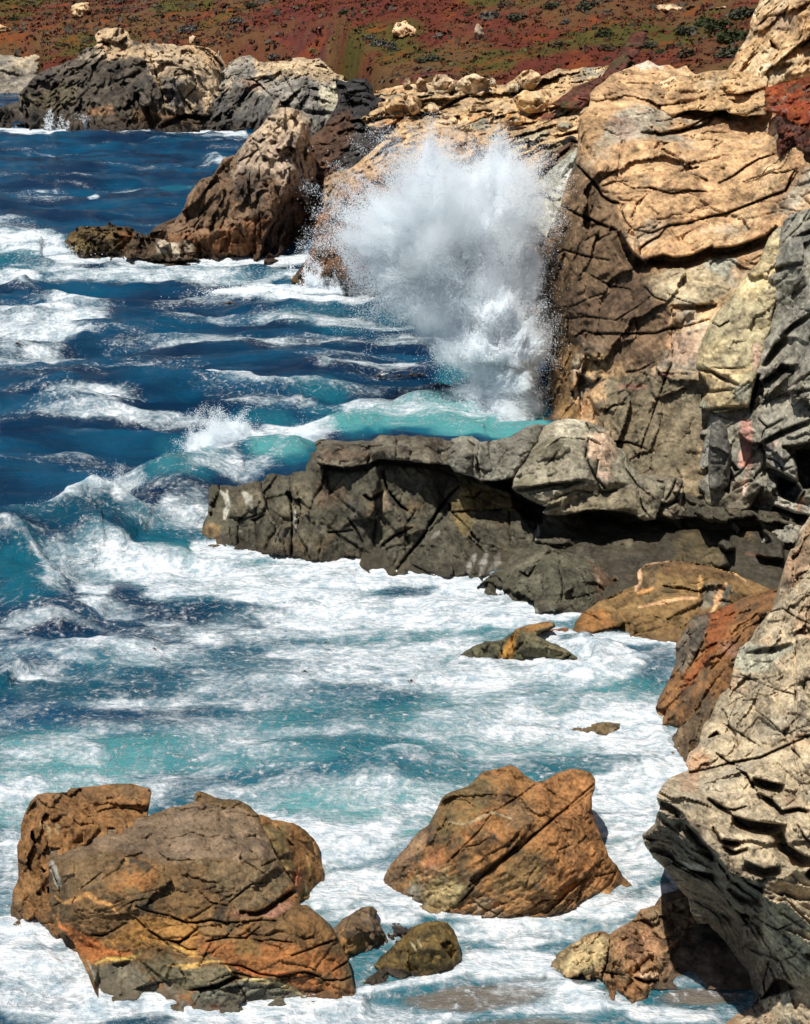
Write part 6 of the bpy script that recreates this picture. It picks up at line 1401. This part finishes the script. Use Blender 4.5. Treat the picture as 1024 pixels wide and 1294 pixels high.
def water_mat():
    m, N, L = new_mat('sea_water')
    b = N['Principled BSDF']
    geo = N.new('ShaderNodeNewGeometry')

    def attr(n):
        a = N.new('ShaderNodeAttribute'); a.attribute_name = n
        return a.outputs['Fac']

    def mth(op, a, b_=None, c=None, clamp=False):
        n = N.new('ShaderNodeMath'); n.operation = op; n.use_clamp = clamp
        for i, x in enumerate((a, b_, c)):
            if x is None: continue
            if isinstance(x, (int, float)): n.inputs[i].default_value = x
            else: L.new(x, n.inputs[i])
        return n.outputs[0]

    def vmul(vec, s):
        n = N.new('ShaderNodeVectorMath'); n.operation = 'MULTIPLY'
        L.new(vec, n.inputs[0]); n.inputs[1].default_value = s
        return n.outputs[0]

    def noise(vec, scale, det=4, r=.55, out=0):
        n = N.new('ShaderNodeTexNoise'); n.inputs['Scale'].default_value = scale
        n.inputs['Detail'].default_value = det; n.inputs['Roughness'].default_value = r
        L.new(vec, n.inputs['Vector'])
        return n.outputs[out]

    def ramp(x, a, b_, c=0.0, d=1.0):
        n = N.new('ShaderNodeMapRange'); n.interpolation_type = 'SMOOTHSTEP'
        for i, q in ((1, a), (2, b_), (3, c), (4, d)):
            if isinstance(q, (int, float)): n.inputs[i].default_value = q
            else: L.new(q, n.inputs[i])
        L.new(x, n.inputs[0])
        return n.outputs[0]

    def mixc(f, a, b_):
        n = N.new('ShaderNodeMix'); n.data_type = 'RGBA'
        if isinstance(f, (int, float)): n.inputs[0].default_value = f
        else: L.new(f, n.inputs[0])
        for i, q in ((6, a), (7, b_)):
            if isinstance(q, tuple): n.inputs[i].default_value = (*q, 1)
            else: L.new(q, n.inputs[i])
        return n.outputs[2]

    teal, sand = attr('teal'), attr('sand')
    pos = geo.outputs['Position']
    fa = attr('foam')
    foam = mth('ADD', fa, mth('MULTIPLY', mth('SUBTRACT', noise(vmul(pos, (.6, 1, 1)), .55, 5, .6), .5), mth('MULTIPLY', ramp(fa, .1, .6), .65)), clamp=True)
    # domain warp, drawn out along x
    st = vmul(pos, (.80, 1.0, 1.0))
    wv = N.new('ShaderNodeVectorMath'); wv.operation = 'MULTIPLY_ADD'
    L.new(noise(st, .55, 4, .6, 1), wv.inputs[0]); wv.inputs[1].default_value = (1.5, 1.5, 0); L.new(st, wv.inputs[2])
    wv2 = N.new('ShaderNodeVectorMath'); wv2.operation = 'MULTIPLY_ADD'
    L.new(noise(wv.outputs[0], 2.4, 3, .6, 1), wv2.inputs[0]); wv2.inputs[1].default_value = (.32, .32, 0); L.new(wv.outputs[0], wv2.inputs[2])
    w = wv2.outputs[0]

    body = noise(w, .75, 10, .72)
    fine = mth('ADD', mth('MULTIPLY', noise(pos, 7.5, 6, .62), .72), mth('MULTIPLY', noise(w, 3.6, 4, .6), .28))
    f1 = noise(w, 1.5, 5, .6)
    f2 = noise(w, 3.4, 4, .6)

    def thread(n, wd):
        return ramp(mth('ABSOLUTE', mth('SUBTRACT', n, .5)), 0.0, wd, 1.0, 0.0)

    t = mth('ADD', mth('MULTIPLY', body, .70), mth('MULTIPLY', fine, .30))
    thr = mth('MULTIPLY_ADD', foam, -.415, .75)
    patch = ramp(t, mth('SUBTRACT', thr, .08), mth('ADD', thr, .15))
    th = mth('MAXIMUM', mth('MULTIPLY', thread(f1, mth('MULTIPLY_ADD', foam, .035, .002)), .40), mth('MULTIPLY', thread(f2, mth('MULTIPLY_ADD', foam, .03, .001)), .25))
    def lace(scale):
        n = N.new('ShaderNodeTexVoronoi'); n.feature = 'DISTANCE_TO_EDGE'; n.inputs['Scale'].default_value = scale
        L.new(w, n.inputs['Vector'])
        return n.outputs['Distance']
    la = mth('MAXIMUM', ramp(lace(1.5), 0.0, mth('MULTIPLY_ADD', foam, .22, -.01), 1.0, 0.0), mth('MULTIPLY', ramp(lace(4.3), 0.0, mth('MULTIPLY_ADD', foam, .26, -.03), 1.0, 0.0), .75))
    th = mth('MAXIMUM', th, mth('MULTIPLY', mth('MULTIPLY', la, ramp(fine, .44, .60, 0.0, 1.0)), .75))
    th = mth('MULTIPLY', th, ramp(fine, .36, .62, .10, 1.0))
    gate = ramp(foam, .08, .45)
    cov = mth('MULTIPLY', mth('MAXIMUM', th, patch), gate, clamp=True)
    # water body colour
    tn = mth('ADD', teal, mth('MULTIPLY', mth('SUBTRACT', noise(pos, .25, 3), .5), .5), clamp=True)
    deep = mixc(ramp(noise(vmul(pos, (.4, 1, 1)), .35, 4), .35, .7), (.0006, .017, .050), (.002, .060, .125))
    mid = mixc(ramp(tn, .1, .55), deep, (.005, .100, .150))
    tl = mixc(ramp(tn, .5, .95), mid, (.075, .29, .30))
    # aerated water just under the foam is paler
    milk = mixc(mth('MULTIPLY', ramp(foam, .40, .95), ramp(body, .30, .65, .15, .85)), tl, (.32, .52, .57))
    snd = mixc(mth('MULTIPLY', ramp(mth('ADD', sand, mth('MULTIPLY', mth('SUBTRACT', body, .5), 1.6)), .25, .95), .8), milk, (.20, .145, .10))
    fcol = mixc(ramp(mth('ADD', mth('MULTIPLY', fine, .5), mth('MULTIPLY', f2, .5)), .36, .60), (.38, .48, .54), (.80, .82, .84))
    col = mixc(cov, snd, fcol)
    L.new(col, b.inputs['Base Color'])
    L.new(mth('MULTIPLY_ADD', cov, .62, .13), b.inputs['Roughness'])
    L.new(mth('MULTIPLY_ADD', cov, -.10, .24), b.inputs['Specular IOR Level'])
    b.inputs['IOR'].default_value = 1.33
    # relief: ripples plus foam thickness
    rip = noise(vmul(pos, (.55, 1.2, 1)), 1.3, 8, .66)
    rip2 = noise(vmul(pos, (.7, 1.2, 1)), 9, 4, .6)
    hgt = mth('ADD', mth('MULTIPLY', rip, .42), mth('MULTIPLY', rip2, .045))
    hgt = mth('ADD', hgt, mth('MULTIPLY', cov, .05))
    hgt = mth('ADD', hgt, mth('MULTIPLY', mth('MULTIPLY', fine, cov), .07))
    bp = N.new('ShaderNodeBump'); bp.inputs['Strength'].default_value = .9; bp.inputs['Distance'].default_value = 1.0
    L.new(hgt, bp.inputs['Height']); L.new(bp.outputs[0], b.inputs['Normal'])
    return m


sea = build_water()
tag(sea, kind='structure')

# ------------------------------------------------------------------ spray: real droplets, tens of thousands of them
drop_m, N_, L_ = new_mat('spray_droplets')
N_.remove(N_['Principled BSDF'])
df = N_.new('ShaderNodeBsdfDiffuse'); df.inputs['Color'].default_value = (.95, .98, 1, 1)
tr = N_.new('ShaderNodeBsdfTranslucent'); tr.inputs['Color'].default_value = (.95, .98, 1, 1)
mx_ = N_.new('ShaderNodeMixShader'); mx_.inputs[0].default_value = .45
L_.new(df.outputs[0], mx_.inputs[1]); L_.new(tr.outputs[0], mx_.inputs[2])
L_.new(mx_.outputs[0], N_['Material Output'].inputs['Surface'])

ng = bpy.data.node_groups.new('droplets', 'GeometryNodeTree')
ng.interface.new_socket('Geometry', in_out='INPUT', socket_type='NodeSocketGeometry')
ng.interface.new_socket('Geometry', in_out='OUTPUT', socket_type='NodeSocketGeometry')
gi = ng.nodes.new('NodeGroupInput'); go = ng.nodes.new('NodeGroupOutput')
mp = ng.nodes.new('GeometryNodeMeshToPoints')
na = ng.nodes.new('GeometryNodeInputNamedAttribute'); na.data_type = 'FLOAT'; na.inputs['Name'].default_value = 'rad'
sm = ng.nodes.new('GeometryNodeSetMaterial'); sm.inputs['Material'].default_value = drop_m
ng.links.new(gi.outputs[0], mp.inputs['Mesh']); ng.links.new(na.outputs[0], mp.inputs['Radius'])
ng.links.new(mp.outputs[0], sm.inputs['Geometry']); ng.links.new(sm.outputs[0], go.inputs[0])


def droplets(name, P, rad, label):
    me = bpy.data.meshes.new(name)
    org = P.mean(0)
    me.vertices.add(len(P))
    me.vertices.foreach_set('co', (P - org).astype(f32).ravel())
    a = me.attributes.new('rad', 'FLOAT', 'POINT'); a.data.foreach_set('value', rad.astype(f32))
    me.materials.append(drop_m)
    o = bpy.data.objects.new(name, me); COL.objects.link(o); o.location = org.tolist()
    md = o.modifiers.new('droplets', 'NODES'); md.node_group = ng
    return tag(o, label, 'spray', kind='stuff')


RG = np.random.default_rng(12)


def puffs(blobs, n_total, seed, k1=14, k2=12, rough=.55):
    """Fractal billows: each blob carries lobes, each lobe carries smaller lobes filled with droplets."""
    r = np.random.default_rng(seed)
    out = []
    tot = sum(b[6] for b in blobs)
    for (px, py, Y, rx, ry, rz, w) in blobs:           # radii in metres
        n = int(n_total * w / tot)
        c0 = at(px, py, Y)
        d = r.normal(size=(k1, 3)); d /= np.linalg.norm(d, axis=1)[:, None]
        c1 = d * (.45 + .55 * r.random((k1, 1))) * rough
        s1 = .30 + .35 * r.random(k1)
        i1 = r.integers(0, k1, k1 * k2)
        d2 = r.normal(size=(k1 * k2, 3)); d2 /= np.linalg.norm(d2, axis=1)[:, None]
        c2 = c1[i1] + d2 * s1[i1][:, None] * .75
        s2 = s1[i1] * (.18 + .30 * r.random(k1 * k2))
        i2 = r.integers(0, k1 * k2, n)
        q = r.normal(size=(n, 3)) * s2[i2][:, None] * .55 + c2[i2]
        far = r.random(n) < .07
        q[far] = r.normal(size=(far.sum(), 3)) * .55
        out.append(c0 + q * np.array([rx, ry, rz]))
    return np.concatenate(out)


def jets(px, py, Y, n_jets, per, seed, ang, spread, length, thick=.06):
    """Ballistic threads thrown out from a point (angles in the vertical plane across the view)."""
    r = np.random.default_rng(seed)
    c = at(px, py, Y)
    out = []
    for k in range(n_jets):
        a = ang + r.normal() * spread
        v = np.array([math.cos(a), r.normal() * .45, math.sin(a)])
        L0 = length * (.35 + .8 * r.random())
        t = r.random(per) ** .7
        droop = -.18 * L0 * t ** 2
        p = c + r.normal(size=3) * .35 + v * (L0 * t)[:, None]
        p[:, 2] += droop
        p += r.normal(size=(per, 3)) * (thick * (.4 + 2.2 * t))[:, None]
        out.append(p)
    return np.concatenate(out)


SP = 61.0
main = puffs([(545, 290, SP, 2.0, 1.9, 1.8, 9), (590, 250, SP + .5, 1.8, 1.6, 1.5, 8), (500, 275, SP, 1.6, 1.5, 1.4, 5), (645, 250, SP + .6, 1.3, 1.3, 1.4, 5), (560, 225, SP, 1.6, 1.4, 1.2, 4),
              (475, 310, SP - .3, 1.2, 1.2, 1.3, 2.6), (635, 300, SP, 1.6, 1.5, 1.7, 8), (590, 340, SP, 1.7, 1.6, 1.6, 8), (530, 370, SP, 1.5, 1.2, 1.3, 2.4), (490, 350, SP, 1.2, 1.1, 1.1, 1.4), (640, 380, SP, 1.4, 1.4, 1.4, 7),
              (620, 430, SP, 1.7, 1.5, 1.3, 8), (660, 430, SP - .2, 1.1, 1.1, 1.2, 5), (580, 440, SP, 1.3, 1.2, 1.1, 3), (640, 480, SP - .4, 1.4, 1.3, 1.3, 5), (645, 525, SP - 1, 1.3, 1.3, 1.2, 4), (600, 500, SP, 1.2, 1.1, .8, 1.4),
              (665, 335, SP, .9, 1, 1.3, 3), (530, 215, SP, 1.1, 1.0, 1.2, 1.4), (545, 190, SP, .5, .5, .9, .35), (655, 225, SP + 1, 1.0, .8, 1.0, 1.2), (620, 205, SP + .5, 1.3, .9, .7, 1.6), (455, 290, SP, .7, .7, 1.1, .6), (450, 340, SP, .6, .6, .8, .3),
              (640, 395, SP - 1.5, 1.1, .8, .8, 5), (660, 435, SP - 1.6, 1.0, .7, .8, 5), (615, 440, SP - 1.5, .9, .7, .6, 3.5), (650, 480, SP - 1.5, .8, .6, .6, 2.5), (600, 270, SP - 1.0, 1.0, .8, .9, 2.5), (540, 300, SP - 1.0, 1.0, .8, .9, 2.0), (590, 290, SP, 3.4, 2.2, 3.6, 1.6), (540, 250, SP, 2.6, 1.6, 2.6, 1.0)], 1700000, 3, 26, 26, .62)
jt = np.concatenate([jets(548, 300, SP, 150, 420, 5, 1.75, .32, 4.3, .045), jets(510, 310, SP, 130, 380, 6, 2.5, .35, 3.3, .045), jets(620, 290, SP, 150, 380, 7, 1.35, .30, 3.6, .045),
                     jets(645, 440, SP - .6, 50, 200, 9, .5, .6, 1.0, .05), jets(540, 360, SP, 90, 260, 10, 3.3, .35, 2.6, .05), jets(635, 300, SP, 90, 300, 11, .9, .4, 2.0, .045), jets(640, 420, SP - .8, 80, 260, 12, 1.2, .7, 1.6, .05)])
O_ = at(628, 500, SP)
dd = main - O_
dn = dd / (np.linalg.norm(dd, axis=1)[:, None] + 1e-6)
fac = 1 + .20 * fbm(dn * 4.5, 41, 2) + .22 * np.clip(fbm(dn * 13, 43, 2), 0, 1) - .08
rr_ = np.linalg.norm(dd, axis=1)
main = O_ + dd * np.where(rr_ > 1.5, fac, 1 + (fac - 1) * rr_ / 1.5)[:, None]
allp = np.concatenate([main, jt])
rad = .0055 + .0095 * RG.random(len(allp)) ** 3
droplets('wave_burst', allp, rad, 'towering white burst of spray from a wave hitting the tan cliff')

crestp = np.concatenate([puffs([(285, 562, 56.5, .9, .6, .55, 3), (255, 575, 56, .8, .5, .4, 1.5), (330, 560, 56.5, .8, .5, .3, 1.5), (300, 550, 56.5, .7, .5, .6, 1), (395, 552, 57, .8, .5, .4, 1.5), (270, 560, 56.2, .5, .4, .4, 2)], 260000, 21, 22, 22, .62),
                         jets(285, 566, 56.5, 110, 260, 22, 1.9, .5, 1.1, .03)])
droplets('crest_spray', crestp, .0045 + .0065 * RG.random(len(crestp)) ** 2, 'fine spray blown off the wave crest left of the ledge end')
c2 = np.concatenate([puffs([(120, 640, 49.8, 1.0, .5, .30, 3), (155, 650, 49.4, .5, .4, .3, 2), (70, 643, 49.8, .8, .3, .15, 1)], 160000, 25, 22, 20, .62), jets(140, 640, 49.8, 40, 200, 26, 1.6, .5, .8, .04)])
droplets('crest_spray', c2, .004 + .006 * RG.random(len(c2)) ** 2, 'white tumbling crest of the near breaker at the left')
c3 = np.concatenate([puffs([(40, 318, 95, 2.4, .8, .45, 3), (420, 366, 84, 1.6, .6, .35, 2), (310, 370, 83.5, 2.0, .6, .25, 2), (440, 350, 84, .8, .5, .7, 1)], 60000, 27), jets(395, 362, 84, 30, 150, 28, 1.4, .5, 1.2, .05)])
droplets('surf_spray', c3, .012 + .014 * RG.random(len(c3)) ** 2, 'low surf spray breaking along the rusty bluff and the left reef')
c4 = np.concatenate([jets(105, 165, 167, 12, 60, 31, 1.57, .4, 1.5, .06), jets(60, 163, 167, 10, 60, 32, 1.5, .4, 1.2, .06), jets(85, 164, 167, 8, 50, 33, 1.6, .4, 1.0, .06)])
droplets('surf_spray', c4, .018 + .02 * RG.random(len(c4)) ** 2, 'small plumes of surf splashing at the foot of the dark headland')
c5 = np.concatenate([puffs([(20, 1180, 26.1, .35, .2, .12, 1), (225, 1275, 24.2, .25, .15, .06, .6), (440, 700, 45.8, .5, .2, .12, .7), (620, 745, 43.4, .8, .3, .10, 1), (690, 782, 41, .9, .25, .08, .8)], 24000, 35)])
droplets('surf_spray', c5, .003 + .004 * RG.random(len(c5)) ** 2, 'thin surf spatter at the feet of the foreground boulders and the ledge')

# fine mist around the burst
def mist(name, blobs, dens, label):
    import bmesh
    bm = bmesh.new()
    cs = [(at(px, py, Y), rx, ry, rz) for (px, py, Y, rx, ry, rz) in blobs]
    lo = np.min([c - np.array([a, b, d]) for c, a, b, d in cs], 0); hi = np.max([c + np.array([a, b, d]) for c, a, b, d in cs], 0)
    lo[2] = max(lo[2], -.3)
    mid = (lo + hi) / 2
    bmesh.ops.create_cube(bm, size=1)
    for v in bm.verts:
        v.co = Vector(((hi - lo) * np.array(v.co)).tolist())
    me = bpy.data.meshes.new(name); bm.to_mesh(me); bm.free()
    m = bpy.data.materials.new(name); m.use_nodes = True
    N, L = m.node_tree.nodes, m.node_tree.links
    N.remove(N['Principled BSDF'])
    pv = N.new('ShaderNodeVolumePrincipled'); pv.inputs['Color'].default_value = (.95, .98, 1, 1); pv.inputs['Anisotropy'].default_value = .25
    geo = N.new('ShaderNodeNewGeometry')
    nz = N.new('ShaderNodeTexNoise'); nz.inputs['Scale'].default_value = .8; nz.inputs['Detail'].default_value = 5; nz.inputs['Roughness'].default_value = .6
    L.new(geo.outputs['Position'], nz.inputs['Vector'])
    last = None
    for (c, a, b, d) in cs:
        sb = N.new('ShaderNodeVectorMath'); sb.operation = 'SUBTRACT'; L.new(geo.outputs['Position'], sb.inputs[0]); sb.inputs[1].default_value = c.tolist()
        dv = N.new('ShaderNodeVectorMath'); dv.operation = 'DIVIDE'; L.new(sb.outputs[0], dv.inputs[0]); dv.inputs[1].default_value = (a, b, d)
        ln = N.new('ShaderNodeVectorMath'); ln.operation = 'LENGTH'; L.new(dv.outputs[0], ln.inputs[0])
        if last is None: last = ln.outputs['Value']
        else:
            mn = N.new('ShaderNodeMath'); mn.operation = 'SMOOTH_MIN'; mn.inputs[2].default_value = .15
            L.new(last, mn.inputs[0]); L.new(ln.outputs['Value'], mn.inputs[1]); last = mn.outputs[0]
    ad = N.new('ShaderNodeMath'); ad.operation = 'MULTIPLY_ADD'; L.new(nz.outputs[0], ad.inputs[0]); ad.inputs[1].default_value = 1.3; ad.inputs[2].default_value = -.65
    sm_ = N.new('ShaderNodeMath'); sm_.operation = 'ADD'; L.new(last, sm_.inputs[0]); L.new(ad.outputs[0], sm_.inputs[1])
    mr = N.new('ShaderNodeMapRange'); mr.interpolation_type = 'SMOOTHSTEP'
    mr.inputs[1].default_value = .95; mr.inputs[2].default_value = .25; mr.inputs[3].default_value = 0; mr.inputs[4].default_value = dens
    L.new(sm_.outputs[0], mr.inputs[0]); L.new(mr.outputs[0], pv.inputs['Density'])
    L.new(pv.outputs[0], N['Material Output'].inputs['Volume'])
    me.materials.append(m)
    o = bpy.data.objects.new(name, me); COL.objects.link(o); o.location = mid.tolist()
    return tag(o, label, 'mist', kind='stuff')


mist('burst_mist', [(560, 280, SP, 2.9, 2.2, 2.6), (620, 330, SP, 2.2, 2.0, 2.6), (630, 440, SP, 1.9, 1.7, 1.9), (560, 380, SP, 2.0, 1.5, 1.8), (640, 520, SP - .6, 1.5, 1.4, 1.3)], 2.4,
     'soft mist hanging around the white wave burst')

# floating kelp
kelp_m = bpy.data.materials.new('kelp'); kelp_m.use_nodes = True
kb = kelp_m.node_tree.nodes['Principled BSDF']; kb.inputs['Base Color'].default_value = (.03, .018, .010, 1); kb.inputs['Roughness'].default_value = .3
import bmesh


def kelp_bit(px, py, s, seed, lab, grp):
    r = random.Random(seed)
    bm = bmesh.new()
    bmesh.ops.create_uvsphere(bm, u_segments=10, v_segments=7, radius=.06 * s)
    for v in bm.verts: v.co.x *= 1.3; v.co.z += .07 * s
    me = bpy.data.meshes.new('kelp_float'); bm.to_mesh(me); bm.free()
    for p in me.polygons: p.use_smooth = True
    me.materials.append(kelp_m)
    s *= .7
    c = at(px, py, W(py, .12))
    root = empty('kelp', (float(c[0]), float(c[1]), float(c[2])), lab, 'seaweed', grp)
    o = bpy.data.objects.new('float', me); COL.objects.link(o); o.parent = root
    # stipe arching out and blades trailing
    V, F = [], []
    n = 10
    for b in range(4):
        L0 = s * r.uniform(.2, .5); sgn = r.choice((-1, 1)); a = r.uniform(-.5, .5)
        base = len(V)
        for i in range(n):
            t = i / (n - 1)
            x = sgn * L0 * t; y = L0 * t * a + .05 * math.sin(6 * t + b); z = .03 * s + .07 * s * math.sin(t * 3.0) - .08 * s * t
            w = .035 * s * (1 - .7 * t)
            V += [(x, y - w, z), (x, y + w, z + w)]
            if i: F.append((base + 2 * i - 2, base + 2 * i, base + 2 * i + 1, base + 2 * i - 1))
    m2 = bpy.data.meshes.new('blades'); m2.from_pydata(V, [], F); m2.materials.append(kelp_m)
    sd = None
    o2 = bpy.data.objects.new('blades', m2); COL.objects.link(o2); o2.parent = root
    so = o2.modifiers.new('thickness', 'SOLIDIFY'); so.thickness = .015 * s
    return root


for k, (px, py, s, lab) in enumerate([(466, 462, 1.1, 'biggest raft of bull kelp floating in front of the wave burst'), (479, 477, 1.1, 'kelp bulb floating below the biggest kelp raft'), (505, 477, 1.1, 'kelp bulb in the middle of the row before the burst'),
                        (520, 476, 1.1, 'kelp bulb second from the right in the row before the burst'), (530, 475, 1.1, 'right end kelp bulb of the row before the burst'), (432, 474, .9, 'lone kelp bulb left of the row before the burst'),
                        (22, 436, 1.0, 'dark kelp raft in foam near the left edge'), (10, 516, 1.0, 'kelp clump in blue water at the left edge'), (198, 500, 1.2, 'lone kelp clump in blue water above the breaker'), (155, 607, .8, 'small kelp tangle on the green wave back'),
                        (412, 813, .35, 'dark kelp scrap in the foam of the cove'), (520, 861, .4, 'long kelp strand drifting mid cove'), (752, 829, .6, 'kelp frond washing in right of the small olive rock'), (786, 848, .5, 'short kelp scrap in foam near the brown boulder'),
                        (50, 1139 - 340, .3, 'kelp fleck in the milky water at left'), (385, 849, .35, 'flat kelp strand in the middle of the foam field'), (290, 385, 1.3, 'kelp scrap below the surf of the sea stack'), (195, 820, .3, 'tiny kelp bulb in the pale water'), (330, 370 + 12, 1.0, 'kelp fleck at the edge of the white surf')]):
    kelp_bit(px, py, s, 900 + k, lab, 'bull kelp floating on the sea')
